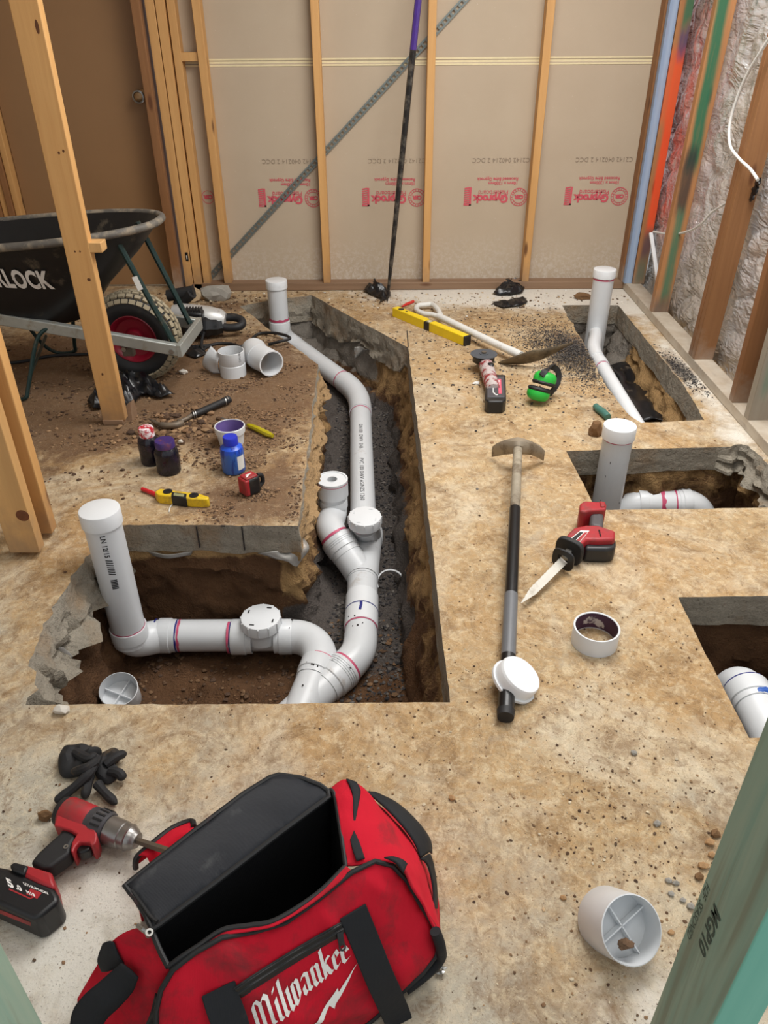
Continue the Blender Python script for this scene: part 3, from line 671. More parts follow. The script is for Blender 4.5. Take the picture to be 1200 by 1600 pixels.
# ------------------------------------------------------------------ drainage pipes
def proj(p):
    d = Vector(p)-CAM; z = d.dot(_f); return 600+FPX*d.dot(_r)/z, 800-FPX*d.dot(_u)/z
def z_at(x, y, py):                        # height on a vertical line that appears at photo row py
    a, b_ = -1.0, 1.2
    for _ in range(40):
        c = (a+b_)/2
        if proj((x, y, c))[1] > py: a = c
        else: b_ = c
    return a
RP, RS = .055, .0605
def pipe(T, pts, r=RP, name='pipe', mat='pvc', n=32, k=6):
    b = B(); b.tube(spline(pts, k) if len(pts) > 2 else pts, r, n); return b.build(name, M[mat], T)
def socket(T, a, d, ln=.06, r=RS, name='socket', mat='pvc'):
    d = Vector(d).normalized(); a = Vector(a); b = B()
    b.lathe(a-d*ln/2, d, [(0, RP-.002), (0, r-.001), (.002, r), (ln*.7, r), (ln*.74, r-.0035), (ln, r-.0035), (ln, RP-.002)], 36); return b.build(name, M[mat], T)
def joint(T, a, d, mat='primer', r=RP+.0008, ln=.009, name='primer_ring'):
    d = Vector(d).normalized(); a = Vector(a); b = B(); x, y, z = frame(d); vs = []; n = 40
    for k in range(n):
        an = 2*math.pi*k/n; c = x*math.cos(an)+y*math.sin(an); w_ = ln*(.55+.5*noise.noise(Vector((k*.4, a.x*9, a.y*9))))
        vs += [a+c*r-d*ln*.2, a+c*(r)+d*w_]
    b.add(vs, [(2*k, 2*((k+1) % n), 2*((k+1) % n)+1, 2*k+1) for k in range(n)]); return b.build(name, M[mat], T)
def cap(T, a, d=(0, 0, 1), r=.0605, ln=.045, name='cap', mat='pvc_clean', lip=0):
    b = B(); b.lathe(a, d, [(-ln, RP), (-ln, r), (-.004, r), (-.001, r-.0015), (0, r-.004), (0, 0)], 44)
    return b.build(name, M[mat], T, sharp=30)
def inspection_cap(T, a, d, r=.064, seed=0, muddy=False):
    c = cap(T, a, d, r, .04, 'inspection_cap'); b = B(); d = Vector(d).normalized(); x, y, _ = frame(d); a = Vector(a)
    for k in range(4):
        an = k*math.pi/2+.5; p = a+(x*math.cos(an)+y*math.sin(an))*r*.74; e = x*math.cos(an+1.2)+y*math.sin(an+1.2)
        b.strap([p-e*.008, p+e*.002+d*.0006, p+e*.008], d.cross(e), .005, .002)
    tag(b.build('finger_grip', M['ink'] if muddy else M['pvc'], c), kind='stuff')
    b = B()
    for k in range(12):
        an = k*2*math.pi/12; b.box(a+(x*math.cos(an)+y*math.sin(an))*(r+.0008)-d*.02, (.004, .004, .034), Matrix((x*math.cos(an)+y*math.sin(an), d.cross(x*math.cos(an)+y*math.sin(an)), d)).transposed())
    tag(b.build('grip_rib', M['pvc_clean'], c), kind='stuff'); return c
def arc(p0, d0, p1, d1, n=10):              # smooth bend between two ends
    p0, p1 = Vector(p0), Vector(p1); k = (p1-p0).length*.42; a = p0+Vector(d0).normalized()*k; b_ = p1-Vector(d1).normalized()*k
    return [(p0*(1-t)**3+a*3*t*(1-t)**2+b_*3*t*t*(1-t)+p1*t**3) for t in [i/n for i in range(n+1)]]

T = thing('drainage_pipework', 'long run of pale grey drainage pipe in the big trench with two capped risers', 'pipework', (-.3, 2.4, -.43))
# left riser
Zl = -.365; base = P(205, 1000, -.33); bx, by = base.x, base.y; zt = z_at(bx, by, 795)
pipe(T, [(bx, by, zt-.02), (bx, by, -.285)], name='riser'); cap(T, (bx, by, zt), r=.0605, ln=.05, name='riser_cap')
H0, H1 = P(283, 993, Zl), P(470, 992, Zl-.01); hd = (H1-H0).normalized()
socket(T, (bx, by, -.30), (0, 0, -1), .065); joint(T, (bx, by, -.268), (0, 0, 1))
b = B(); b.tube(arc((bx, by, -.30), (0, 0, -1), H0-hd*.045, hd, 14), .0575, 32); b.build('elbow', M['pvc'], T)
socket(T, H0-hd*.045, hd, .055, name='elbow_socket'); joint(T, H0-hd*.085, hd, 'glue', .0582, .007, 'cement_ring'); joint(T, H0-hd*.012, hd, 'glue', ln=.006, name='cement_ring'); joint(T, H0-hd*.004, hd)
tee = P(411, 995, Zl-.005); pipe(T, [H0-hd*.03, H1-hd*.06], name='pipe')
tl = tee-hd*.1
joint(T, tl-hd*.008, hd, 'glue', ln=.006, name='cement_ring'); joint(T, tl-hd*.016, hd)
socket(T, tl+hd*.03, hd, .07, .0615, 'tee_socket'); socket(T, tee+hd*.07, -hd, .06, .0612, 'tee_socket')
cz = z_at(tee.x, tee.y, 963); pipe(T, [(tee.x, tee.y, tee.z), (tee.x, tee.y, cz-.03)], .058, 'tee_neck'); 
inspection_cap(T, (tee.x, tee.y, cz), (0, 0, 1), .067, muddy=True)
joint(T, tee+hd*.105, hd)
J1, J2 = P(497, 1043, Zl-.02), P(470, 1110, Zl-.035); jd = (J2-J1).normalized()
b = B(); b.tube(arc(tee+hd*.1, hd, J1, jd, 14), .0585, 32); b.build('elbow', M['pvc'], T)
socket(T, J1+jd*.02, jd, .075, .0615, 'elbow_socket'); joint(T, J1-jd*.02, jd, r=.0588)
pipe(T, [J1, J2, J2+jd*.25], name='branch_pipe')
# far riser and the pipe down the trench
fx, fy = -.61, 4.36; ft = z_at(fx, fy, 437)
pipe(T, [(fx, fy, ft-.02), (fx, fy, -.13)], name='riser'); cap(T, (fx, fy, ft), r=.061, ln=.045, name='riser_cap')
fb = z_at(fx, fy, 512); socket(T, (fx, fy, fb+.0), (0, 0, -1), .08); joint(T, (fx, fy, fb+.052), (0, 0, 1), ln=.02)
D0, D1 = P(462, 541, -.235), P(556, 610, -.30); dd = (D1-D0).normalized()
b = B(); b.tube(arc((fx, fy, fb), (0, 0, -1), D0, dd, 12), .0575, 32); b.build('elbow', M['pvc'], T)
pipe(T, [D0-dd*.03, D1-dd*.05], name='pipe')
E0, E1 = P(563, 634, -.325), P(568, 830, -.37); ed = (E1-E0).normalized()
b = B(); b.tube(arc(D1-dd*.11, dd, E0+ed*.09, ed, 12), .0595, 32); b.build('bend', M['pvc'], T)
joint(T, D1-dd*.135, dd); joint(T, E0+ed*.10, ed, ln=.012)
pipe(T, [E0+ed*.03, E1], name='pipe')
b = B(); rdir = (Vector((0, -.25, 1)));
s0 = E0+ed*.22
wrap_text(b, 'DN100  DWV  SN6', E0+ed*.30+Vector((0, 0, 0)), ed, (-.12, -.5, .8), RP+.0008, .026, space=1.1)
wrap_text(b, 'PVC 100 DWV AS/NZS 1260', E0+ed*.62, ed, (-.12, -.5, .8), RP+.0008, .026, space=1.1)
b.build('pipe_print', M['ink'], T, smooth=False)
# junction with riser, reducer and inspection cap
Zy = -.385; Y0_, Y1_ = P(575, 838, Zy), P(567, 905, Zy); yd = (Y1_-Y0_).normalized()
socket(T, Y0_, -yd, .07, .0625, 'junction_socket'); pipe(T, [Y0_, Y1_+yd*.02], .0585, 'junction')
ic = P(570, 806, -.20); inspection_cap(T, ic, (0, -.06, 1), .064); pipe(T, [ic-Vector((0, 0, .035)), Vector((Y0_.x, Y0_.y, Zy))], .056, 'junction_neck')
joint(T, ic-Vector((0, 0, .042)), (0, 0, -1), r=.0568)
R1 = P(519, 748, -.165); rz = R1.z; rx, ry = R1.x, R1.y
b = B(); b.ring((rx, ry, rz-.075), (rx, ry, rz), .0635, .056, 44); b.build('reducer_collar', M['pvc_clean'], T)
b = B(); b.ring((rx, ry, rz-.03), (rx, ry, rz-.003), .0565, .021, 44); rd = b.build('reducer', M['pvc_clean'], T)
b = B(); b.ring((rx, ry, rz-.05), (rx, ry, rz-.0015), .0225, .020, 28); b.build('reducer_bore', M['pvc'], rd)
b = B(); b.cyl((rx, ry, rz-.06), (rx, ry, rz-.05), .022); b.build('bore_shadow_plug', M['black_plastic'], rd).name = 'bore_shade_disc'  # black disc added to stand in for the shade down the bore
joint(T, (rx, ry, rz-.012), (0, 0, 1), r=.0638, ln=.004)
K0, K1 = P(527, 845, -.30), P(563, 897, Zy-.0); kd = (K1-K0).normalized()
b = B(); b.tube([(rx, ry, rz-.07), (rx, ry, rz-.12)]+arc((rx, ry, rz-.125), (0, 0, -1), K0, kd, 12)[1:], .0565, 32); b.build('bend', M['pvc'], T)
socket(T, Vector((rx, ry, rz-.12)), (0, 0, -1), .05, .0595, 'bend_socket')
socket(T, K0+kd*.03, kd, .08, .064, 'junction_socket'); joint(T, K0-kd*.022, kd, r=.0572, ln=.014)
for o_ in (.006, .014, .022):
    b = B(); b.ring(K0+kd*o_, K0+kd*(o_+.003), .0655, .06, 40); b.build('socket_rib', M['pvc'], T)
pipe(T, [K0, K1], .0585, 'junction_branch')
# straight couplings and the last bend
G0 = Y1_; G1 = P(564, 985, Zy-.005); gd = (G1-G0).normalized()
joint(T, G0+gd*.005, gd, 'speck', .0592, .004, 'joint_gap'); pipe(T, [G0, G1+gd*.05], .057, 'pipe'); gl = (G1-G0).length
for t0, t1 in ((.38, .68), (.70, .98)):
    b = B(); b.ring(G0+gd*gl*t0, G0+gd*gl*t1, .0605, .055, 40); b.build('coupling', M['pvc_clean'], T)
joint(T, G0+gd*gl*.69, gd, 'glue', .0612, .005, 'cement_ring'); joint(T, G0+gd*gl*.985, gd, r=.0585)
b = B(); q = G0+gd*gl*.7; x_ = Vector((gd.y, -gd.x, 0)).normalized(); b.strap([q+Vector((0, 0, .0612)), q+gd*.02+Vector((0, 0, .0612)), q+gd*.045+x_*.004+Vector((0, 0, .061))], x_, .01, .001); b.build('cement_drip', M['glue'], T)
B0, B1 = P(536, 1047, Zy-.01), P(474, 1104, Zy-.03); bd = (B1-B0).normalized()
b = B(); b.tube(arc(G1+gd*.03, gd, B0, bd, 14), .0585, 32); b.build('bend', M['pvc'], T)
socket(T, B0+bd*.04, bd, .1, .064, 'bend_socket'); joint(T, B0-bd*.016, bd, r=.0592, ln=.02)
for o_ in (.0, .008, .016, .024):
    b = B(); b.ring(B0+bd*o_, B0+bd*(o_+.003), .0655, .06, 40); b.build('socket_rib', M['pvc'], T)
pipe(T, [B0, B1, B1+bd*.3], .058, 'pipe')
b = B()                                     # splashes of dark mud on the fittings
random.seed(5)
for _ in range(26):
    c_, d_, r_ = random.choice([(tee+hd*.11, hd, .0585), (tee+hd*.05, hd, .062), (Y0_+yd*.06, yd, .059), (J1+jd*.08, jd, .0585), (G1, gd, .0592), (B0+bd*.05, bd, .0645)])
    u = Vector((-d_.y, d_.x, 0)); an = random.uniform(-.5, .9); nn_ = Vector((0, 0, 1))*math.cos(an)+u*math.sin(an)*random.choice((-1, 1))
    b.blob(c_+d_*random.uniform(-.05, .06)+nn_*(r_+.0005), (random.uniform(.0015, .0042),)*3, random.random()*9, 1)
b.build('mud_splash', M['speck'], T)['kind'] = 'stuff'
# printing on the left riser
b = B(); wrap_text(b, 'LN 12/15', (bx, by, zt-.062), (0, 0, -1), Vector((.12, -1, 0)), RP+.0009, .021, offset=.0005)
b.build('riser_print', M['ink'], T, smooth=False)
b = B()
for k in range(7):
    wrap_text(b, '/', (bx, by, zt-.150-.0085*k), (0, 0, -1), Vector((.12, -1, 0)), RP+.0009, .026, offset=.001)
for k in range(6):
    wrap_text(b, 'I', (bx, by, zt-.225-.0062*k), (0, 0, -1), Vector((.12, -1, 0)), RP+.0009, .026, offset=.001)
tag(b.build('riser_code', M['ink'], T, smooth=False), kind='stuff')

# corner riser by the foil wall
T = thing('corner_drain_riser', 'tall capped grey riser in the narrow far right pit with thin white waste pipe', 'pipework', (1.18, 4.16, -.2))
x_, y_ = 1.18, 4.16; zt = z_at(x_, y_, 420)
pipe(T, [(x_, y_, zt-.02), (x_, y_, -.2)], name='riser'); cap(T, (x_, y_, zt), name='riser_cap', ln=.042); joint(T, (x_, y_, zt-.052), (0, 0, 1), ln=.01)
a, c_ = P(929, 553, -.06), P(994, 662, -.09); d_ = (c_-a).normalized()
b = B(); b.tube(arc((x_-.01, y_-.02, -.08), (-.1, -.7, .1), a+d_*.06, d_, 8), .036, 24); b.build('waste_elbow', M['pvc_clean'], T)
pipe(T, [a, c_+d_*.12], .033, 'waste_pipe', 'pvc_clean'); b = B(); b.ring(a+d_*.1, a+d_*.16, .0375, .032, 28); b.build('waste_socket', M['pvc_clean'], T)
joint(T, a+d_*.165, d_, r=.0338)
# middle right pit
x_, y_ = P(952, 760, -.12).xy; zt = z_at(x_, y_, 664)
T = thing('middle_drain_riser', 'scuffed grey capped riser standing in the middle right pit', 'pipework', (x_, y_, -.4))
pipe(T, [(x_, y_, zt-.02), (x_, y_, -.42)], name='riser'); cap(T, (x_, y_, zt), name='riser_cap', ln=.05); joint(T, (x_, y_, zt-.055), (0, 0, 1), ln=.005)
b = B(); random.seed(8)
for k in range(4):
    an = random.uniform(-.9, .7); zz = random.uniform(-.22, .02); nn_ = Vector((math.sin(an), -math.cos(an), 0)); b.blob((x_+nn_.x*.0552, y_+nn_.y*.0552, zz), (.0012, .0012, .006), k, 1)
b.build('scuff_mark', M['ink'], T)
T = thing('return_bend', 'white pipe arch of two bends lying in the middle right pit', 'pipe', (.97, 2.35, -.4))
a, c_ = P(1000, 786, -.25), P(1070, 786, -.25); d_ = (c_-a).normalized()
e0, e1 = a-d_*.07, c_+d_*.075
pipe(T, [a, c_], .0555, 'pipe', 'pvc_clean')
b = B(); b.tube(arc(a+d_*.02, -d_, e0+Vector((-.02, 0, -.15)), (0, 0, -1), 12), .059, 32); b.build('bend', M['pvc_clean'], T)
b = B(); b.tube(arc(c_-d_*.02, d_, e1+Vector((.02, 0, -.15)), (0, 0, -1), 12), .059, 32); b.build('bend', M['pvc_clean'], T)
socket(T, a+d_*.01, d_, .05, .0612, 'bend_socket', 'pvc_clean'); socket(T, c_-d_*.01, -d_, .05, .0612, 'bend_socket', 'pvc_clean')
joint(T, a+d_*.075, d_, ln=.02, r=.0565); joint(T, c_-d_*.05, d_, ln=.008, r=.0565)
# near right pit
T = thing('elbow_pipe', 'white pipe elbow with blue cement smear in the near right pit', 'pipe', (1.0, 1.45, -.45))
a, c_ = P(1166, 1078, -.16), P(1196, 1135, -.16); d_ = (c_-a).normalized()
b = B(); b.tube(arc(a+d_*.03, -d_, a-d_*.05+Vector((0, .04, -.2)), (0, .3, -1), 14), .0585, 32); b.build('bend', M['pvc_clean'], T)
socket(T, a+d_*.03, d_, .07, .062, 'bend_socket', 'pvc_clean'); pipe(T, [a, c_+d_*.25], .0555, 'pipe', 'pvc_clean')
joint(T, a-d_*.008, d_, 'glue', .0592, .012, 'cement_ring')
b = B(); b.blob(a+d_*.035+Vector((.01, -.018, .0555)), (.017, .012, .005), 3, 2, .5); b.blob(a+d_*.05+Vector((.03, -.012, .046)), (.012, .012, .006), 5, 2, .5); b.build('cement_smear', simple('blue_smear', (44, 92, 178), .4, var=.3), T)

# loose pipe pieces
def cross_cap(name, label, c, n, r=.06, ln=.075, ang=.6, recess=.035):
    n = Vector(n).normalized(); c = Vector(c); T = thing(name, label, 'pipe cap', c-n*ln)
    b = B(); b.lathe(c, n, [(-ln, 0), (-ln, r-.004), (-ln+.004, r-.002), (-.02, r-.002), (0, r-.002), (.001, r-.004), (-.012, r-.0052), (-recess, r-.006), (-recess, 0)], 44); b.build('cup', M['pvc'], T, sharp=35)
    x, y, _ = frame(n); b = B()
    for a_ in (ang, ang+math.pi/2):
        e = x*math.cos(a_)+y*math.sin(a_); b.beam(c-n*(recess-.009)-e*(r-.006), c-n*(recess-.009)+e*(r-.006), .0025, .016, up=n)
    b.build('cross_rib', M['pvc_clean'], T, smooth=False); return T
cross_cap('ribbed_pipe_cap', 'grey ribbed cup facing up in the left pit corner', P(185, 1077, -.33), (.1, -.3, .95), .0605, .08, .35, .052)
T = cross_cap('ribbed_pipe_cap', 'grey pipe cup with cross ribs and crumbs inside, alone on the floor by green timber', P(987, 1453, .075), (.22, -.62, .75), .06, .095, 1.25, .05)
b = B(); cc = P(987, 1453, .075)-Vector((.22, -.62, .75)).normalized()*.03
for k in range(7): b.blob(cc+Vector((-.008+.006*(k % 4), -.030+.004*(k//3), -.012+.004*(k % 3))), .006+.0012*(k % 3), k, 1, .4)
b.build('soil_crumb', SOIL2 if 'SOIL2' in globals() else simple('soil_crumb', (110, 84, 62), .9, var=.3), T)['kind'] = 'stuff'
# ring cut from a coupling
c = P(928, 1003, 0); b = B(); b.lathe(c, (0, 0, 1), [(0, .0555), (0, .061), (.054, .061), (.055, .0605), (.055, .0565), (.054, .0555)], 48, closed=True)
T = thing('coupling_ring', 'short beige pipe ring stained purple inside, below the red saw', 'pipe ring', c); b.build('ring', M['pvc'], T)
b = B(); b.lathe(c, (0, 0, 1), [(.004, .0553), (.053, .0553)], 48)
mm, t, bs = nt('purple_stain'); L(t, mix(t, ramp(t, noi(t, coords(t), 18, 4), [(.58, 0.0), (.64, 1.0)]), lin(74, 44, 70), lin(206, 196, 190)), bs.inputs['Base Color']); bs.inputs['Roughness'].default_value = .5
b.build('primer_stain', mm, T)
# cap leaning on the handle of the pick
n = Vector((.46, -.10, .86)).normalized(); c = P(815, 1053, .055)
T = thing('loose_pipe_cap', 'white round pipe cap leaning on the pick handle', 'pipe cap', c-n*.03)
b = B(); b.lathe(c, n, [(-.034, .048), (-.034, .0565), (-.006, .0555), (-.004, .0545), (0, .0525), (0, 0)], 48); b.build('cap_body', M['pvc_clean'], T, sharp=30)
b = B(); b.ring(c-n*.038, c-n*.031, .062, .048, 48); b.build('flange', M['pvc_clean'], T)
# coupling, elbow and cut offcut by the hammer drill cord
c = P(365, 585, 0); T = thing('loose_coupling', 'grey straight coupling standing upright beside the barrow wheel', 'pipe fitting', c)
b = B(); b.lathe(c, (0, 0, 1), [(0, .055), (0, .0605), (.055, .0605), (.058, .058), (.062, .0605), (.118, .0605), (.119, .0595), (.119, .0565), (.06, .0555)], 40, closed=True); b.build('coupling_body', M['pvc'], T)
b = B(); wrap_text(b, 'DN100', c+Vector((.0, 0, .075)), (0, 0, 1), (.75, -.65, 0), .0612, .018) if False else wrap_text(b, 'DN100', c+Vector((0, 0, .076)), (0, 0, 1), (.8, -.6, 0), .0612, .016); b.build('fitting_print', M['ink'], T, smooth=False)
a, c2 = P(395, 553, .062), P(424, 568, .066); d1 = (c2-a).normalized(); d0 = Vector((.15, -.95, 0.02))
T = thing('loose_bend', 'grey pipe bend lying on its side with open end facing, right of the coupling', 'pipe fitting', (c2.x, c2.y, 0))
e = Vector((.55, -.8, -.02)).normalized(); s = Vector((.1, -1, .0)).normalized()
pts = arc(a+Vector((0, .05, 0)), s, c2, e, 12); b = B(); b.tube(pts, .0605, 36, caps=False)
b.tube([p for p in pts], .0555, 36, caps=False); b.build('bend_body', M['pvc'], T)
b = B(); b.ring(c2-e*.004, c2+e*.002, .0615, .0552, 40); b.build('rim', M['pvc_clean'], T)
b = B(); q = pts[6]; b.ring(q-e*.003, q+e*.003, .0618, .058, 40); b.build('bead', M['pvc'], T)
T = thing('pipe_offcut', 'torn grey offcut of pipe wall leaning behind the upright coupling', 'pipe piece', P(335, 575, 0))
rows = [[(330, 541, .115), (322, 552, .09), (317, 565, .05), (318, 573, .012)], [(337, 548, .11), (330, 558, .085), (327, 570, .045), (331, 582, .006)], [(344, 556, .10), (340, 566, .075), (341, 577, .03), (344, 583, .006)]]
R_ = [resample(spline([P(*p) for p in r_], 5), 12) for r_ in rows]; cols_ = [spline([r_[i] for r_ in R_], 5) for i in range(12)]
b = B(); b.loft([[cols_[i][j] for i in range(12)] for j in range(len(cols_[0]))], False, False); b.build('offcut_wall', M['pvc'], T, solid=.005)
# half ring sticking out of the trench gravel
c = P(611, 912, -.405); b = B(); vd = (CAM-c).normalized(); x, y, _ = frame(Vector((vd.x, vd.y, .9)))
upv = Vector((0, 0, 1)); sdv = Vector((1, -.1, 0)).normalized(); bk = Vector((0, .75, .66)); pts = [c+(sdv*math.cos(a_)+bk*math.sin(a_))*.053 for a_ in [math.radians(-28+k*12) for k in range(20)]]
b.strap(pts, Vector((0, -.6, .8)), .012, .0055); o = b.build('pipe_ring_offcut', M['pvc_clean']); tag(o, 'thin broken white pipe ring lying on dark trench gravel', 'pipe piece')

# ------------------------------------------------------------------ loose timber posts
def post(name, label, cx, cy, wx, wy, mat, z1=2.45, z0=0):
    b = B(); b.box((cx, cy, (z0+z1)/2), (wx, wy, z1-z0)); o = b.build(name, mat, bevel=.003, origin=(cx, cy, z0)); return tag(o, label, 'stud')
T = thing('timber_stud', 'lone orange pine stud standing in front of the wheelbarrow', 'stud', P(180, 662, 0))
b = B(); q = P(180, 664, 0); b.box((q.x, q.y+.02, 1.25), (.092, .042, 2.46)); b.build('stud_board', M['pine'], T, bevel=.003)
for px, py, rx, rz in ((58, 42, .006, .02), (92, 239, .004, .005), (99, 236, .004, .005), (117, 393, .003, .004), (125, 393, .003, .004), (139, 437, .007, .006), (160, 585, .004, .006)):
    k2 = PY(px, py, q.y-.0012); bb = B(); bb.add([k2+Vector((math.cos(a_)*rx, 0, math.sin(a_)*rz)) for a_ in [k*math.pi/6 for k in range(12)]], [tuple(range(12))]); bb.build('knot', simple('knot_mark', (96, 56, 30), .7) if 'KM' not in M else M['KM'], T)
b = B(); b.box((q.x-.005, q.y+.02, .012), (.085, .05, .022)); b.build('sole_block', M['pine_dusty'], T, bevel=.003)
k_ = PY(152, 384, q.y+.03); b = B(); b.box((k_.x-.005, q.y+.03, k_.z), (.06, .06, .036)); b.build('stub_block', M['pine_pale'], T, bevel=.003)
b = B(); k_ = P(203, 658, 0); b.prism([k_+Vector((-.015, 0, 0)), k_+Vector((.01, 0, 0)), k_+Vector((.02, .05, 0)), k_+Vector((-.01, .05, 0))], [k_+Vector((-.012, .01, .06)), k_+Vector((.012, .012, .075)), k_+Vector((.018, .045, .08)), k_+Vector((-.01, .045, .06))]); b.build('chock', M['pine_dusty'], T)
q = P(41, 872, 0); b = B(); b.box((q.x, q.y+.022, 1.25), (.094, .044, 2.46)); o = b.build('timber_stud', M['pine_pale'], bevel=.003, origin=(q.x, q.y, 0)); tag(o, 'front of two pine studs at the left frame edge, knot low down', 'stud')
q2 = P(76, 842, 0); b = B(); b.box((q2.x-.030, q2.y+.022, 1.25), (.094, .044, 2.46)); o = b.build('timber_stud', M['pine'], bevel=.003, origin=(q2.x, q2.y, 0)); tag(o, 'rear of two pine studs at the left frame edge', 'stud')
kn = PY(35, 806, q.y-.001); b = B(); b.lathe((kn.x+.0, q.y-.0012, kn.z), (0, 1, 0), [(0, 0), (0, .016), (.001, .02)], 20); b.build('knot', simple('knot', (110, 62, 34), .7, var=.5, scale=60), o)
Yp = .454
def gpaint(name):
    m, t, b = nt(name); co = coords(t, (1, 1, .05)); g = noi(t, co, 30, 5, .6, 1.0)
    v = mix(t, ramp(t, g, [(.3, 0.0), (.7, 1.0)]), lin(134, 168, 152), lin(162, 180, 160)); v = mix(t, ramp(t, noi(t, coords(t, (1, 1, .08)), 14, 3, .6, 2), [(.5, 0.0), (.62, .5)]), v, lin(116, 112, 88))
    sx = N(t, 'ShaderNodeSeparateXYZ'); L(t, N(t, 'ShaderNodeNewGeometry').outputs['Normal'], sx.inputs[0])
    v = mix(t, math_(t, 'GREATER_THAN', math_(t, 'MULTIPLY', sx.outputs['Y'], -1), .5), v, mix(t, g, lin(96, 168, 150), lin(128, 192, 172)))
    L(t, v, b.inputs['Base Color']); b.inputs['Roughness'].default_value = .6; bump(t, b, g, .2, .003); return m
GP = gpaint('green_treated_pine')
T = thing('treated_post', 'large green treated timber post cutting the lower right corner, stamped face', 'post', (.3455, .409, 0))
b = B(); b.box((.3455, .409, 1.2), (.045, .09, 2.4)); b.build('post_board', GP, T, bevel=.002)
b = B(); q = PX(1117, 1410, .3228); ex_ = Vector((0, 0, -1)); ey_ = Vector((0, 1, 0)) 
for s_, dz, tx, of in ((.024, 0, 'MGP10', .0006), (.013, .022, 'H2F  SEASONED', 0)):
    put_text(b, tx, q+Vector((-.0004, dz, 0)), (0, -.0, -1), (0, -1, 0), s_, offset=of, space=1.05)
b.build('grade_stamp', simple('stamp_ink', (70, 84, 74), .8), T, smooth=False)
T = post('treated_post', 'green treated timber post at the very bottom left corner', -.448, .409, .045, .09, GP)

# ------------------------------------------------------------------ wheelbarrow
wc = Vector((-1.125, 3.365)); WB = thing('wheelbarrow', 'black wheelbarrow with pale galvanised rails and red wheel', 'wheelbarrow', (wc.x, wc.y, 0), math.radians(-3))
MW = ROOT[WB.name]; tw = lambda x, y, z: MW @ Vector((x, y, z))
def lb(b): b.v = [MW @ v for v in b.v]; return b
def sring(cx, hl, hw, z, n=44, ex=3.2, zs=0.0, fwd=0):
    o = []
    for k in range(n):
        a = 2*math.pi*k/n; c, s = math.cos(a), math.sin(a); x = cx+hl*abs(c)**(2/ex)*(1 if c > 0 else -1); y = hw*abs(s)**(2/ex)*(1 if s > 0 else -1)
        if x > cx: y *= 1-.12*((x-cx)/hl)**3
        o.append(Vector((x, y, z+zs*(x-.1))))
    return o
TR = [(-.49, .25, .15, .240, -.12), (-.485, .295, .172, .262, -.12), (-.46, .385, .205, .43, -.05), (-.43, .50, .245, .57, .02), (-.405, .585, .275, .69, .08)]
tray_rings = [sring(c_, l_, w_, z_, ex=2.5, zs=s_) for c_, l_, w_, z_, s_ in TR]
b = B(); outer_ = tray_rings; inner_ = [[Vector((-.46+(v.x+.46)*.985, v.y*.975, v.z+.008)) for v in r] for r in tray_rings]
b.loft(outer_+inner_[::-1], True, True); lb(b)
M['tray'] = simple('black_tray', (24, 24, 26), .42, var=.3, dirt=(120, 108, 90), dlo=.58, dhi=.76, dscale=6)
b.build('tray', M['tray'], WB, sharp=50)
b = B(); b.tube([v+Vector((0, 0, .004)) for v in sring(-.405, .595, .283, .69, ex=2.5, zs=.08)], .016, 10, closed=True); lb(b)
M['rim'] = simple('scuffed_rim', (96, 92, 86), .6, var=.3, dirt=(150, 138, 120), dlo=.45, dhi=.6, dscale=14); b.build('tray_rim', M['rim'], WB)
for s_ in (-1, 1):
    b = B(); b.beam((.245, s_*.165, .20), (-1.25, s_*.17, .46), .032, .05); lb(b); b.build('rail', M['galv'], WB, bevel=.004)
b = B(); b.beam((.247, -.182, .20), (.247, .182, .20), .022, .056); lb(b); b.build('cross_bar', M['galv'], WB, bevel=.003)
for s_ in (-1, 1):
    b = B(); b.cyl((.215, s_*.178, .2), (.215, s_*.190, .2), .012, n=6); lb(b); b.build('bolt', M['steel'], WB)
    b = B(); b.box((0, s_*.115, .178), (.05, .03, .05)); lb(b); b.build('axle_bracket', M['dull_steel'], WB, bevel=.003)
wh = 'wheel'
# tyre with tread lugs
b = B(); prof = [(-.045, .105), (-.06, .125), (-.066, .15), (-.060, .172), (-.045, .187), (-.025, .195), (0, .197), (.025, .195), (.045, .187), (.060, .172), (.066, .15), (.06, .125), (.045, .105)]
b.lathe((0, 0, .2), (0, 1, 0), prof, 48); lb(b); ty = b.build('tyre', M['black_rubber'], WB)
b = B()
for k in range(34):
    for j, yy_ in enumerate((-.058, -.037, -.0125, .0125, .037, .058)):
        a = 2*math.pi*(k+.5*(j % 2))/34; R_ = {58: .176, 37: .194}.get(round(abs(yy_)*1000), .2)
        mm_ = Matrix.Rotation(-a, 3, 'Y') @ Matrix.Rotation((.35 if j % 2 else -.35), 3, 'X') if False else Matrix.Rotation(a, 3, 'Y')
        b.box(Vector((math.sin(a)*R_, yy_, .2+math.cos(a)*R_)), (.026, .019, .012), mm_ @ Matrix.Rotation(-(.95 if abs(yy_) > .05 else .4 if abs(yy_) > .03 else 0)*(1 if yy_ > 0 else -1), 3, 'X'))
lb(b); M['tread'] = simple('dusty_tread', (158, 146, 122), .85, var=.2); b.build('tread_lug', M['tread'], ty)['kind'] = 'stuff'
M['maroon'] = simple('maroon_rim', (134, 18, 40), .35, var=.1, dirt=(90, 60, 50), dlo=.6, dhi=.8)
b = B(); b.lathe((0, 0, .2), (0, -1, 0), [(-.04, .0), (-.04, .106), (.048, .109), (.05, .105), (.046, .098), (.022, .085), (.018, .045), (.04, .035), (.04, 0)], 40); lb(b); b.build('wheel_rim', M['maroon'], WB)
b = B(); b.cyl((0, -.17, .2), (0, .17, .2), .01); lb(b); b.build('axle', M['steel'], WB)
M['dkgreen'] = simple('dark_green_steel', (34, 56, 54), .45, .3, dirt=(100, 90, 74))
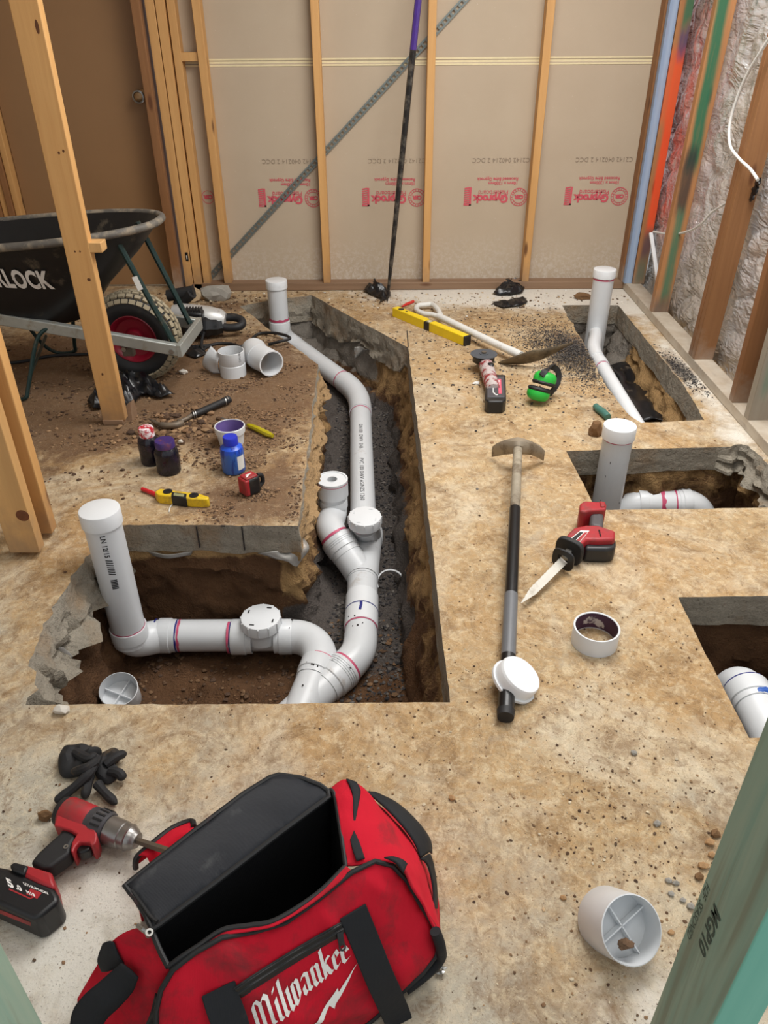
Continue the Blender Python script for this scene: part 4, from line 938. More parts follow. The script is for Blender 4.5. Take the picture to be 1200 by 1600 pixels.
for s_ in (-1, 1):
    b = B(); b.tube(spline([tw(.215, s_*.13, .215), tw(.16, s_*.135, .36), tw(.045, s_*.14, .665)], 6), .013, 8); b.build('front_strut', M['dkgreen'], WB)
    b = B(); b.tube(spline([tw(-.30, s_*.17, .30), tw(-.36, s_*.2, .25), tw(-.42, s_*.26, .06), tw(-.44, s_*.28, .012), tw(-.52, s_*.26, .012), tw(-.58, s_*.22, .1), tw(-.66, s_*.18, .36)], 5), .009, 8); b.build('leg', M['dkgreen'], WB)
b = B(); b.tube([tw(-.41, -.25, .1), tw(-.55, .25, .1)], .008, 8); b.build('leg_brace', M['dkgreen'], WB)
b = B(); q = tw(.115, -.155, .48); b.strap([q+Vector((-.012, -.008, .035)), q+Vector((.004, -.008, -.02))], (1, .1, .2), .022, .002); b.build('paper_label', M['white_paint'], WB)
# stencilled lettering on the sloping side
f0, f1 = tray_rings[1], tray_rings[3]; 
def side_pt(u, z):                          # near wall of the tray at local x = u, height z
    for A, Bq in zip(TR[1:], TR[2:]):
        za, zb = A[3]+A[4]*(u-.1), Bq[3]+Bq[4]*(u-.1); t_ = (z-za)/(zb-za)
        if t_ <= 1 or Bq is TR[-1]: break
    c_, l_, w_ = (A[k]+(Bq[k]-A[k])*t_ for k in range(3)); return Vector((u, -w_*(max(0, 1-abs((u-c_)/l_)**2.5))**(1/2.5)-.006, z))
vs, fs = text_geo('RLOCK', .112, offset=.0045, space=1.06, fine=.2); wd_ = max(v.x for v in vs)
cut = []
b = B(); oo = []
for v in vs:
    u = -.225-(wd_-v.x)*.225/wd_; zz = .485+v.y*1.0-(u+.4)*.06; oo.append(tw(*side_pt(u, zz)))
b.add(oo, fs); b.build('stencil_lettering', M['white_print'], WB, smooth=False)
b = B(); vs = []
for k, xx in enumerate((.10, .19, .27, .345)):
    u = -.225-(wd_-xx*wd_/.40)*.225/wd_; b.add([tw(*(side_pt(u-.004, .47)+Vector((0, -.0012, 0)))), tw(*(side_pt(u+.004, .47)+Vector((0, -.0012, 0)))), tw(*(side_pt(u+.004, .575)+Vector((0, -.0012, 0)))), tw(*(side_pt(u-.004, .575)+Vector((0, -.0012, 0))))], [(0, 1, 2, 3)])
0

# ------------------------------------------------------------------ demolition hammer behind it
YJ = P(330, 524, 0).y; J = lambda px, py, dy=0: PY(px, py, YJ+dy)
T = thing('demolition_hammer', 'black and silver electric demolition hammer lying behind the barrow wheel', 'power tool', (J(320, 520).x, YJ, 0))
b = B(); rr = [.05, .062, .062, .055, .04]; pts = [J(270, 492), J(285, 493), J(325, 497), J(345, 500), J(352, 501)]
b.tube(pts, rr, 20); b.build('metal_housing', simple('cast_housing', (196, 196, 194), .42, .35, dirt=(120, 104, 84)), T)
b = B(); pts = [J(284, 505, -.03), J(292, 506, -.035), J(312, 508, -.035), J(335, 509, -.03), J(346, 508, -.02)]; b.tube(spline(pts, 4), [.045]*3+[.07]*4+[.062]*4+[.052]*3+[.045]*3, 8); b.build('motor_body', M['black_plastic'], T, sharp=25)
b = B(); b.box(J(303, 503, -.085), (.10, .07, .125), Matrix.Rotation(.1, 3, 'Y')); b.build('motor_block', M['black_plastic'], T, bevel=.012)
b = B()
for k in range(6): b.box(J(291+4.5*k, 484, -.085), (.007, .06, .014))
b.build('vent_rib', M['black_rubber'], T)
b = B(); pts = spline([J(344, 509, -.03), J(355, 512, -.035), J(370, 511, -.03), J(378, 507, -.01), J(377, 500, .02), J(366, 496, .04), J(352, 496, .04)], 5); b.tube(pts, .021, 12); b.build('d_handle', M['black_rubber'], T)
b = B(); b.tube([J(338, 509, -.06), J(318, 518, -.08)], [.016, .01], 10); b.build('cord_guard', M['black_rubber'], T)
b = B(); b.tube(spline([J(276, 478, .1), J(286, 470, .1), J(300, 458, .08)], 5), .028, 12); b.cyl(J(262, 462, .1), J(303, 455, .1), .03); b.build('front_grip', M['black_rubber'], T)
b = B(); b.tube([J(272, 492), J(240, 489)], .018, 12); b.build('chisel_shank', M['dull_steel'], T)
cz_ = .009
cord = [J(319, 518, -.08), P(315, 535, .03), P(317, 547, cz_), P(322, 543, cz_), P(338, 537, cz_), P(360, 537, cz_), P(377, 541, cz_), P(390, 533, cz_), P(403, 522, cz_), P(425, 520, .02), P(446, 524, .03), P(453, 529, .03), P(440, 533, .03), P(420, 538, cz_)]
b = B(); b.tube(spline(cord, 6), .0075, 8); b.build('power_cord', M['black_rubber'], T)
b = B(); b.tube(spline([P(334, 538, cz_), P(312, 541, cz_), P(285, 542, cz_), P(250, 548, cz_), P(140, 553, cz_), P(80, 556, cz_), P(25, 566, cz_), P(-60, 570, cz_)], 6), .0075, 8); o = b.build('extension_cord', M['black_rubber']); tag(o, 'black extension cord lying on soil under the wheelbarrow', 'cord')

# ------------------------------------------------------------------ hand tools and bottles on the left slab
T = thing('claw_hammer', 'black claw hammer with ringed grip lying on the soil below the barrow', 'hammer', P(300, 645, 0))
b = B(); b.tube(spline([P(278, 659, .02), P(290, 655, .022), P(301, 648, .022)], 4), .0095, 10); b.build('shaft', M['dull_steel'], T)
b = B(); b.tube(spline([P(300, 649, .022), P(315, 643, .022), P(335, 634, .022), P(355, 625, .022), P(357, 624, .022)], 4), [.013]*3+[.015]*8+[.017]*6, 12); b.build('grip', M['black_rubber'], T)
b = B()
for px, py in ((302, 648), (305, 647), (352, 627), (355, 625)): b.ring(P(px, py, .022)-Vector((.002, .001, 0)), P(px, py, .022)+Vector((.002, .001, 0)), .0175, .012, 16)
b.build('grip_ring', M['steel'], T)
b = B(); b.tube(spline([P(234, 655, .022), P(244, 661, .022), P(258, 665, .022), P(275, 664, .02), P(284, 661, .018)], 5), [.004]*3+[.008]*5+[.014]*6+[.015]*3+[.017]*4, 10); b.build('claw_head', M['dull_steel'], T)
def bottle(name, label, c, R, h, neck, body, capm, liquid=None, group=None, capr=None, caph=.03):
    T = thing(name, label, 'bottle', c, group=group)
    b = B(); b.lathe(c, (0, 0, 1), [(0, 0), (0, R*.9), (.004, R*.98), (.01, R), (h*.68, R), (h*.8, R*.93), (h*.9, neck*1.05), (h*.92, neck), (h, neck), (h, 0)], 32); b.build('bottle_body', body, T)
    b = B(); r_ = capr or neck*1.25; b.lathe(c+Vector((0, 0, h*.9)), (0, 0, 1), [(0, 0), (0, r_), (caph*.85, r_), (caph, r_*.93), (caph, 0)], 28); b.build('bottle_cap', capm, T); return T
M['dark_liquid'] = simple('primer_coated', (20, 18, 30), .2, var=.5, scale=40, dirt=(52, 36, 58), dlo=.56, dhi=.74)
M['purple_lid'] = simple('purple_lid', (62, 44, 110), .4, var=.3, dirt=(100, 50, 70), dlo=.5, dhi=.65, dscale=30)
M['blue_cap'] = simple('blue_cap', (34, 52, 190), .4)
mm, t, bs = nt('blue_bottle'); zc = N(t, 'ShaderNodeSeparateXYZ'); L(t, N(t, 'ShaderNodeTexCoord').outputs['Object'], zc.inputs[0])
v = mix(t, ramp(t, math_(t, 'ADD', zc.outputs['Z'], math_(t, 'MULTIPLY', noi(t, coords(t, (1, 1, .25)), 60, 3), .05)), [(.105, 0.0), (.115, 1.0)]), lin(58, 100, 176), lin(40, 88, 210)); v = mix(t, ramp(t, noi(t, coords(t, (1, 1, .2)), 45, 4), [(.55, 0.0), (.6, .7)]), v, lin(24, 36, 120))
L(t, v, bs.inputs['Base Color']); bs.inputs['Roughness'].default_value = .3
T = bottle('primer_bottle', 'dark stained bottle with a red and white dribbled cap', P(238, 722, 0), .040, .125, .024, M['dark_liquid'], simple('red_cap', (186, 24, 44), .4, var=.1, dirt=(236, 226, 230), dlo=.45, dhi=.52, dscale=30), capr=.028, caph=.034)
T = bottle('cement_bottle', 'dark stained bottle with a purple lid, in front of the red capped one', P(265, 736, 0), .044, .115, .03, M['dark_liquid'], M['purple_lid'], capr=.036, caph=.026)
T = bottle('cement_bottle', 'blue dribbled bottle with a blue cap, in front of the white tub', P(366, 735, 0), .043, .125, .022, mm, M['blue_cap'], capr=.027, caph=.03)
q = P(366, 735, 0); b = B(); b.lathe(q, (0, 0, 1), [(.02, .0432), (.075, .0432)], 32); keep_ = [f for f in b.f if .2 < math.atan2((b.v[f[0]]-q).y, (b.v[f[0]]-q).x)+1.0 < .9]; b.f = keep_; b.mi = [0]*len(keep_); b.build('bottle_label', M['white_paint'], T)
c = P(362, 692, 0); T = thing('plastic_tub', 'open white plastic tub with purple residue behind the blue bottle', 'tub', c)
b = B(); b.lathe(c, (0, 0, 1), [(0, 0), (0, .047), (.05, .054), (.05, .058), (.056, .059), (.075, .0595), (.077, .058), (.077, .0555), (.02, .05), (.02, 0)], 40); b.build('tub_body', M['pvc_clean'], T)
b = B(); b.lathe(c, (0, 0, 1), [(.021, 0), (.0212, .0495), (.074, .0548)], 40); b.build('purple_residue', simple('purple_residue', (110, 92, 150), .45, var=.35, scale=20), T)
T = thing('screwdriver', 'yellow handled screwdriver lying beside the white tub', 'screwdriver', P(390, 665, 0))
b = B(); b.tube([P(346, 653, .016), P(390, 665, .014)], .0035, 8); b.build('blade', M['steel'], T)
b = B(); b.tube([P(387, 664, .014), P(392, 666, .014), P(402, 670, .014), P(418, 678, .014), P(426, 681, .014)], [.007, .011, .012, .013, .008], 8); b.build('handle', simple('amber_handle', (178, 164, 30), .2), T)
# torpedo level and marker
M['yellow'] = simple('yellow_level', (226, 190, 34), .45, dirt=(130, 100, 60), dlo=.5, dhi=.75, dscale=25)
M['yclean'] = simple('yellow_box_level', (236, 204, 24), .4)
T = thing('torpedo_level', 'short dirty yellow torpedo level lying below the dark bottles', 'spirit level', P(284, 778, 0))
b = flat([(241, 768), (250, 763), (280, 767), (312, 771), (327, 776), (324, 780), (300, 779), (270, 776), (246, 773)], .0, .036); b.build('body', M['yellow'], T, bevel=.004)
for px, py in ((262, 768), (303, 774)):
    b = B(); q = P(px, py, .0365); b.ring(q-Vector((0, 0, .002)), q+Vector((0, 0, .002)), .016, .007, 20); b.cyl(q-Vector((0, 0, .002)), q+Vector((0, 0, .0005)), .0072); b.build('vial_window', M['black_plastic'], T)
b = flat([(268, 768), (292, 771), (291, 778.5), (267, 775.5)], -.0, .0375); b.build('centre_block', M['black_plastic'], T, bevel=.003)
b = flat([(272, 770), (288, 772), (287, 776), (271, 774)], .03, .039); b.build('centre_vial', simple('vial', (150, 150, 110), .2), T)
b = B(); b.tube([P(222, 764, .009), P(240, 771, .009), P(250, 776, .009)], [.007, .0085, .0085], 10); o = b.build('marker_pen', simple('red_marker', (202, 36, 44), .4)); tag(o, 'red marker touching the torpedo level end', 'marker')
# tape measure
T = thing('tape_measure', 'red and black tape measure near the slab corner', 'tape measure', P(398, 775, 0))
a, c_, d_ = P(389, 779, 0), P(420, 765, 0), P(379, 766, 0); u_ = (c_-a).normalized(); v_ = Vector((-u_.y, u_.x, 0)); 
def obox(o, u, v, lx, ly, z0, z1): return ([o, o+u*lx, o+u*lx+v*ly, o+v*ly], z0, z1)
def ob(lst): pl_, z0, z1 = lst; bb = B(); bb.prism([Vector((p.x, p.y, z0)) for p in pl_], [Vector((p.x, p.y, z1)) for p in pl_]); return bb
ob(obox(a, u_, v_, .058, .05, .0, .072)).build('shell', M['black_plastic'], T, bevel=.012, seg=3)
ob(obox(a-u_*.007, u_, v_, .02, .05, .006, .07)).build('front_face', M['red_tool'], T, bevel=.006)
ob(obox(a+v_*.004, u_, v_, .05, .042, .066, .076)).build('top_plate', M['red_tool'], T, bevel=.004)
b = B(); q = a+u_*.06+v_*.025; b.tube(spline([q+Vector((0, 0, .06)), q+u_*.018+Vector((0, 0, .052)), q+u_*.02+Vector((0, 0, .025)), q+Vector((0, 0, .012))], 5), .008, 8); b.build('belt_clip', M['black_rubber'], T)
b = B(); put_text(b, '5', a+u_*.022-v_*.0015+Vector((0, 0, .02)), u_, (0, 0, 1), .035, offset=.001); b.build('length_mark', M['white_print'], T, smooth=False) if False else None
b = B(); q = a+v_*.014+u_*.008+Vector((0, 0, .0768)); b.strap([q, q+u_*.02+v_*.012], v_, .006, .0006); b.strap([q+u_*.006+v_*.018-v_*.005, q+u_*.03+v_*.012], v_, .005, .0006); b.build('white_flash', M['white_print'], T)

# ------------------------------------------------------------------ tools on the right slab
def lvl(px, py, z): return P(px, py, z)
a, c_ = P(617.5, 479.5, .05), P(731, 525, .05); u_ = (c_-a).normalized(); v_ = Vector((-u_.y, u_.x, 0))
T = thing('spirit_level', 'long yellow spirit level lying beside the white shovel shaft', 'spirit level', ((a+c_)/2*1).to_2d().to_3d())
ln_ = (c_-a).length; w_ = .042; o0 = Vector((a.x, a.y, 0))-v_*w_/2
ob(obox(o0, u_, v_, ln_*.46, w_, 0, .05)).build('body', M['yclean'], T, bevel=.003)
ob(obox(o0+u_*ln_*.53, u_, v_, ln_*.455, w_, 0, .05)).build('body', M['yclean'], T, bevel=.003)
ob(obox(o0+u_*ln_*.455, u_, v_, ln_*.08, w_*.96, 0, .044)).build('centre_housing', M['black_plastic'], T, bevel=.002)
ob(obox(o0+u_*ln_*.475+v_*.008, u_, v_, ln_*.04, w_*.6, .04, .05)).build('centre_vial', simple('pale_vial', (196, 190, 160), .2), T, bevel=.003)
ob(obox(o0+u_*ln_*.983-v_*.001, u_, v_, ln_*.022, w_*1.04, 0, .051)).build('end_cap', M['black_plastic'], T, bevel=.003)
for t_ in (.09, .17): b = B(); q = o0+u_*ln_*t_+v_*w_/2+Vector((0, 0, .05)); b.cyl(q-Vector((0, 0, .004)), q+Vector((0, 0, .0012)), .016 if t_ < .1 else .006); b.build('end_vial', M['black_plastic'], T)
b = B(); b.tube([P(628, 479, .008), P(634, 476, .008)], [.004, .008], 8); b.tube([P(634, 476, .009), P(646, 471, .009)], .009, 10); o = b.build('marker_pen', simple('red_pen', (206, 54, 48), .45)); tag(o, 'red marker lying behind the end of the long yellow level', 'marker')
# shovel
T = thing('shovel', 'white handled shovel with D grip lying face down, tip raised', 'shovel', P(740, 530, 0))
M['white_enamel'] = simple('white_enamel', (222, 222, 218), .35, dirt=(170, 150, 120), dlo=.6, dhi=.8)
b = B(); b.tube(spline([P(685, 494, .045), P(720, 511, .048), P(770, 535, .05), P(811, 554, .05)], 6), .0185, 16); b.build('shaft', M['white_enamel'], T)
b = B(); b.tube(spline([P(690, 497, .045), P(676, 492, .042), P(661, 490, .035), P(651, 484, .03), P(653, 478, .03), P(666, 476, .03), P(676, 476, .03), P(684, 484, .04), P(690, 496, .045)], 6), .0145, 12); b.build('d_grip', M['white_enamel'], T)
low = [P(778, 567, .004), P(796, 569, .003), P(812, 569, .006), P(828, 567, .02), P(845, 562, .04), P(870, 550, .07), P(895, 535, .1)]
upp = [P(778.5, 566, .006), P(796, 559.5, .05), P(812, 554, .075), P(832, 547, .10), P(845, 546, .105), P(870, 541, .11), P(895, 534.5, .105)]
b = B(); b.loft([low, [a.lerp(c, .33)+Vector((0, 0, -.006)) for a, c in zip(low, upp)], [a.lerp(c, .66)+Vector((0, 0, -.006)) for a, c in zip(low, upp)], upp], False, False); b.build('blade', simple('shovel_steel', (120, 106, 84), .5, .35, dirt=(60, 52, 44), dlo=.45, dhi=.7), T, solid=.003, sharp=60)
b = B(); b.tube([P(797, 547.5, .05), P(814, 555, .05)], [.0205, .019], 14); b.build('socket', M['white_enamel'], T)
# angle grinder
T = thing('angle_grinder', 'cordless angle grinder with black cutting disc and battery towards the camera', 'power tool', P(768, 605, 0))
q = P(756, 553, .085); b = B(); b.ring(q-Vector((0, 0, .0016)), q+Vector((0, 0, .0016)), .0625, .012, 40); b.cyl(q-Vector((0, 0, .002)), q+Vector((0, 0, .004)), .02); b.build('cutting_disc', simple('abrasive_disc', (74, 78, 84), .6, var=.2), T)
b = B(); b.cyl(q+Vector((0, 0, .003)), q+Vector((0, 0, .012)), .012, n=6); b.build('disc_nut', M['dull_steel'], T)
b = B(); b.cyl(q-Vector((0, 0, .06)), q-Vector((0, 0, .006)), .032, .026); b.build('gear_head', M['dull_steel'], T)
hd_ = (P(766, 592, .05)-P(757, 560, .05)).normalized()
b = B(); vs = []; g0 = q-Vector((0, 0, .004))
for k in range(13):
    a_ = math.pi*(k/12)+math.atan2(hd_.y, hd_.x)-math.pi/2; e = Vector((math.cos(a_), math.sin(a_), 0)); vs += [g0-Vector((0, 0, .006))+e*.02, g0-Vector((0, 0, .006))+e*.05, g0+e*.05-Vector((0, 0, .03))]
b.add(vs, [(3*k, 3*k+1, 3*k+4, 3*k+3) for k in range(12)]+[(3*k+1, 3*k+2, 3*k+5, 3*k+4) for k in range(12)]); b.build('disc_guard', M['black_plastic'], T, solid=.003)
b = B(); s0, s1 = P(757, 562, .05), P(771, 610, .05); b.tube([s0, s0.lerp(s1, .2), s0.lerp(s1, .6), s1], [.027, .033, .033, .03], 16); b.build('grey_body', simple('pale_casing', (190, 180, 178), .45, dirt=(140, 40, 44), dlo=.48, dhi=.56, dscale=18), T)
b = B(); b.tube([s0.lerp(s1, .22), s0.lerp(s1, .45)], .0345, 16); b.build('slide_collar', M['black_plastic'], T) if False else None
b = B(); mq = s0.lerp(s1, .38)+Vector((.012, -.0, .03)); b.blob(mq, (.016, .022, .008), 2, 2, .05); b.build('slide_switch', M['black_plastic'], T)
b = flat([(760, 584), (790, 585), (791, 623), (786, 627), (763, 627), (758, 623)], .0, .058); b.build('battery', M['black_plastic'], T, bevel=.006)
b = flat([(761.5, 588), (788, 588), (789, 620), (761, 620)], .05, .061); lbm = simple('dark_grey_top', (74, 72, 76), .5); b.build('battery_top', lbm, T, bevel=.003)
b = flat([(778, 592), (783, 592), (784, 615), (779, 615)], .06, .0622); b.build('pink_label', simple('faded_pink', (206, 92, 112), .6, var=.4, scale=120), T)
b = flat([(770, 592), (771.2, 592), (771.2, 612), (775, 616), (778, 616), (778, 617), (774.5, 617), (770, 613)], .06, .0622); b.build('label_line', M['white_print'], T, smooth=False)
b = B(); put_text(b, '5.0 AH', P(776.8, 594, .0623), P(777.2, 614, .0623)-P(776.8, 594, .0623), P(777, 600, .0623)-P(770, 600, .0623), .016, offset=.0006); b.build('label_text', M['white_print'], T, smooth=False)
# ear muffs
T = thing('ear_muffs', 'bright green ear muffs with black band beside the gravel heap', 'ear muffs', P(848, 625, 0))
M['green'] = simple('vivid_green', (38, 176, 62), .4, var=.05)
n1 = Vector((-.22, -.18, -.95)).normalized()
def cup(c, n, up):
    x, y, z = frame(n); rows = []
    for t_, s_ in ((0, 1.0), (.010, 1.03), (.026, .96), (.036, .78), (.041, .45), (.042, .05)):
        rows.append([c+z*t_+(x*math.cos(a_)*.04+y*math.sin(a_)*.049)*s_ for a_ in [2*math.pi*k/28 for k in range(28)]])
    b = B(); b.loft(rows); return b
def pad(c, n):
    x, y, z = frame(n); rows = []
    for t_, s_ in ((0, .8), (.002, .98), (.009, 1.06), (.017, .98), (.019, .8)): rows.append([c+z*t_+(x*math.cos(a_)*.04+y*math.sin(a_)*.049)*s_ for a_ in [2*math.pi*k/28 for k in range(28)]])
    b = B(); b.loft(rows); return b
cu1, cu2 = P(842.5, 610, .06), P(850, 597, .094)
ax = (cu2-cu1).normalized(); ax = Vector((.25, .32, .9)).normalized()
cup(cu1-ax*.003, -ax, None).build('ear_cup', M['green'], T); pad(cu1-ax*.004, ax).build('ear_cushion', M['black_rubber'], T)
cup(cu2+ax*.003, ax, None).build('ear_cup', M['green'], T); pad(cu2-ax*.012, ax).build('ear_cushion', M['black_rubber'], T)
b = B(); b.strap(spline([P(846, 587, .135), P(853, 578, .15), P(862, 573, .145), P(871, 579, .12), P(873, 590, .09), P(868, 604, .06), P(858, 617, .03)], 6), (.8, .5, .2), .026, .007); b.build('headband', M['black_rubber'], T)
b = B(); b.tube([P(848, 588, .125), P(850, 594, .115)], .004, 6); b.tube([P(857, 618, .03), P(851, 617, .035)], .004, 6); b.build('yoke', M['steel'], T)
b = B(); b.tube(spline([P(930, 634, .014), P(935, 639, .015), P(943, 645, .016), P(950, 652, .016)], 4), [.006]+[.014]*3+[.016]*8+[.014], 12); o = b.build('chisel_handle', simple('teal_handle', (66, 112, 102), .45)); tag(o, 'short teal tool handle lying behind the middle riser cap', 'tool handle')
# long handled pick
T = thing('pick', 'long handled pick lying on the floor with curved head and black handle', 'pick', P(800, 900, 0))
h0, h1 = P(809, 703, .10), P(790, 1118, .021); hd_ = (h1-h0)
tp = lambda t_: h0+hd_*t_
tt = lambda py: (proj_t(py))
def t_of(py):
    a_, c_ = 0.0, 1.0
    for _ in range(40):
        m_ = (a_+c_)/2
        if proj(tp(m_))[1] < py: a_ = m_
        else: c_ = m_
    return a_
M['greyhandle'] = simple('worn_grey_handle', (150, 140, 122), .6, var=.3, scale=18, dirt=(96, 80, 62), dlo=.45, dhi=.65)
M['midgrey'] = simple('grey_sleeve', (104, 106, 110), .4)
for nm, a_, c_, r_, mt in (('shaft', 700, 797, .0165, 'greyhandle'), ('black_sleeve', 795, 932, .0185, 'clean_black'), ('grey_sleeve', 930, 1030, .0192, 'midgrey'), ('end_grip', 1026, 1110, .0205, 'clean_black')):
    b = B(); b.tube([tp(t_of(a_)), tp(t_of(c_) if c_ < 1100 else 1)], r_, 18); b.build(nm, M[mt], T)
b = B(); b.tube([tp(1-.012), tp(1.005)], [.022, .02], 18); b.build('end_knob', M['black_rubber'], T)
rows = []
for px, py, z, w2, h2 in ((769, 706, .03, .006, .017), (775, 703, .048, .009, .02), (788, 699, .08, .013, .022), (800, 697, .097, .018, .022), (809, 696.5, .10, .022, .024), (818, 697.5, .098, .018, .022), (831, 700.5, .082, .013, .02), (843, 706, .055, .01, .02), (850, 712, .03, .006, .018)):
    c = P(px, py, z); rows.append([c+Vector((0, s*w2*1.25, tq*h2*1.2)) for s, tq in ((-1, -.5), (-.5, -1), (.5, -1), (1, -.5), (1, .5), (.5, 1), (-.5, 1), (-1, .5))])
b = B(); b.loft(rows); b.build('pick_head', simple('worn_iron', (150, 138, 120), .5, .35, dirt=(104, 88, 68), dlo=.5, dhi=.7), T)
# reciprocating saw
T = thing('reciprocating_saw', 'red and black cordless reciprocating saw lying flat, blade towards the pick', 'power tool', P(930, 850, 0))
b = flat([(884, 838), (889, 831), (897, 824), (915, 820), (934, 820), (962, 829), (961, 842), (935, 843), (917, 842), (907, 852)], .012, .075); b.build('red_body', M['red_tool'], T, bevel=.008, seg=3)
b = flat([(914, 845), (920, 841.5), (960, 839), (963, 845), (963, 850), (961, 856), (950, 858), (914, 857)], .0, .055); b.build('motor_housing', M['black_plastic'], T, bevel=.01, seg=3)
b = flat([(923, 794), (944, 797), (943, 824), (922, 820)], .015, .062); b.build('grip', simple('grey_grip', (78, 74, 76), .55), T, bevel=.012, seg=3)
b = flat([(906, 787), (912, 782), (946, 784), (948, 788), (947, 796), (922, 797), (914, 800), (906, 798)], .0, .078); b.build('battery', M['red_tool'], T, bevel=.007, seg=3)
b = flat([(937, 782.5), (946, 784), (945.5, 791), (939, 791)], .07, .083); b.build('battery_latch', M['red_tool'], T, bevel=.003)
lp = [(890.5, 842), (907.5, 828.5), (921, 829), (905, 848)]; b = flat(lp, .07, .0768); b.build('label_plate', M['white_print'], T, smooth=False)
lp = [(892.5, 842), (906, 831), (912, 831.5), (899, 844)]; b = flat(lp, .07, .0774); b.build('label_band', M['black_plastic'], T, smooth=False)
lp = [(900, 844.5), (913, 832), (918.5, 831), (905.5, 846)]; b = flat(lp, .07, .0774); b.build('label_field', M['red_tool'], T, smooth=False)
b = flat([(935, 827.5), (937, 827.5), (939.5, 837.5), (937.5, 837.5)], .07, .0772); b.build('slot', M['clean_black'], T, smooth=False)
A_ = P(884, 872, .04); D_ = (P(815, 940, .03)-A_).normalized(); N_ = Vector((-D_.y, D_.x, 0)).normalized()
def shoe(c, w2, h2, th, n=22, hole=.45):
    b = B(); ro = []; ri = []
    for k in range(n):
        a_ = 2*math.pi*k/n; cc, ss = math.cos(a_), math.sin(a_); e = N_*(abs(cc)**.6*(1 if cc > 0 else -1))*w2+Vector((0, 0, 1))*(abs(ss)**.6*(1 if ss > 0 else -1))*h2
        ro.append(e); ri.append(e*hole)
    b.loft([[c+e for e in ri], [c+e for e in ro], [c+e+D_*th for e in ro], [c+e+D_*th for e in ri], [c+e for e in ri]], True, False); return b
shoe(P(892, 858, .042), .045, .042, .018, hole=.05).build('front_collar', M['black_rubber'], T, bevel=.003)
shoe(P(881, 873, .042), .036, .034, .008).build('guide_shoe', M['black_plastic'], T, bevel=.002)
b = B(); b.beam(P(893, 856, .045), P(882, 872, .045), .02, .016); b.beam(P(890, 858, .03), P(881, 871, .03), .012, .012); b.build('blade_clamp', M['steel'], T, bevel=.002)
s0, s1 = P(881, 875, .042), P(814, 942, .024); e = (s1-s0).normalized(); sd_ = Vector((0, 0, 1)).cross(e).normalized(); vw_ = (s0-CAM).normalized(); tl_ = e.cross(vw_).normalized()
b = B(); vs = []; n_ = 30
for k in range(n_+1):
    t_ = k/n_; p = s0.lerp(s1, t_); w_ = .0135*(1-.12*t_) if t_ < .72 else .0118*(1-(t_-.72)/.28)+.0012
    vs += [p+tl_*w_, p-tl_*(w_-(.002 if k % 2 else 0))]
b.add(vs, [(2*k, 2*k+2, 2*k+3, 2*k+1) for k in range(n_)]); b.build('saw_blade', simple('blade_steel', (200, 196, 186), .35, .5, dirt=(140, 124, 104)), T, solid=.0016, smooth=False)

# long bar leaning on the wall
T = thing('crow_bar', 'long black crow bar with purple upper end leaning on the back wall', 'crow bar', P(605, 470, 0))
p0 = P(605, 471, .0); p1 = PY(653.5, 0, p0.y+.115); dv = (p1-p0)/(p1.z-p0.z); at_ = lambda z: p0+dv*z
yw = lambda z: at_(z)
b = B(); b.tube([at_(0.0), at_(.06), at_(.25), at_(.7), at_(1.27)], [.004, .008, .0125, .0155, .0165], 8); b.build('shaft', simple('black_iron', (46, 44, 44), .45, .5, dirt=(120, 112, 100), dlo=.48, dhi=.7, dscale=16), T)
b = B(); b.tube([at_(1.26), at_(1.75)], .0175, 8); b.build('purple_wrap', simple('purple_coat', (70, 44, 128), .4, var=.3), T)
b = B(); b.tube([at_(1.75), at_(1.8)], [.0175, .012], 8); b.build('tip', M['dull_steel'], T)

# ------------------------------------------------------------------ cables and strip on the right wall
b = B(); xc = XW-.012; pts = [PX(px, py, xc) for px, py in ((1225, 20), (1198, 66), (1168, 115), (1150, 158), (1140, 196), (1141, 228), (1156, 249), (1172, 264), (1184, 281))]
b.tube(spline(pts, 7), .0062, 10); o = b.build('power_cable', M['white_paint']); tag(o, 'white electrical cable draped in front of the upper right studs', 'cable')
b = B(); pts = [PX(1150, 305, XW+.06), PX(1135, 317, XW+.05), PX(1112, 332, XW+.055), PX(1095, 350, XW+.05), PX(1076, 361, XW+.06), PX(1050, 366, XW+.07), PX(1021, 362, XW+.06)]
b.tube(spline(pts, 6), .0055, 8); o = b.build('power_cable', M['white_paint']); tag(o, 'thin white cable low behind the green sprayed stud', 'cable')
a_, c_ = PX(1017, 364, XW+.03), PX(1030, 452, XW+.04); b = B(); b.beam(a_, c_, .02, .012); o = b.build('plastic_strip', M['pvc_clean'], bevel=.002); tag(o, 'narrow white strip leaning in the right wall corner', 'strip')
b = B(); q = PX(1184, 285, XW+.085); 
for k in range(3): b.blob(q+Vector((.0, .01*k, -.03*k)), (.008, .02, .018), k, 2, .6, 3)
b.build('foil_tear', M['clean_black'], rw)

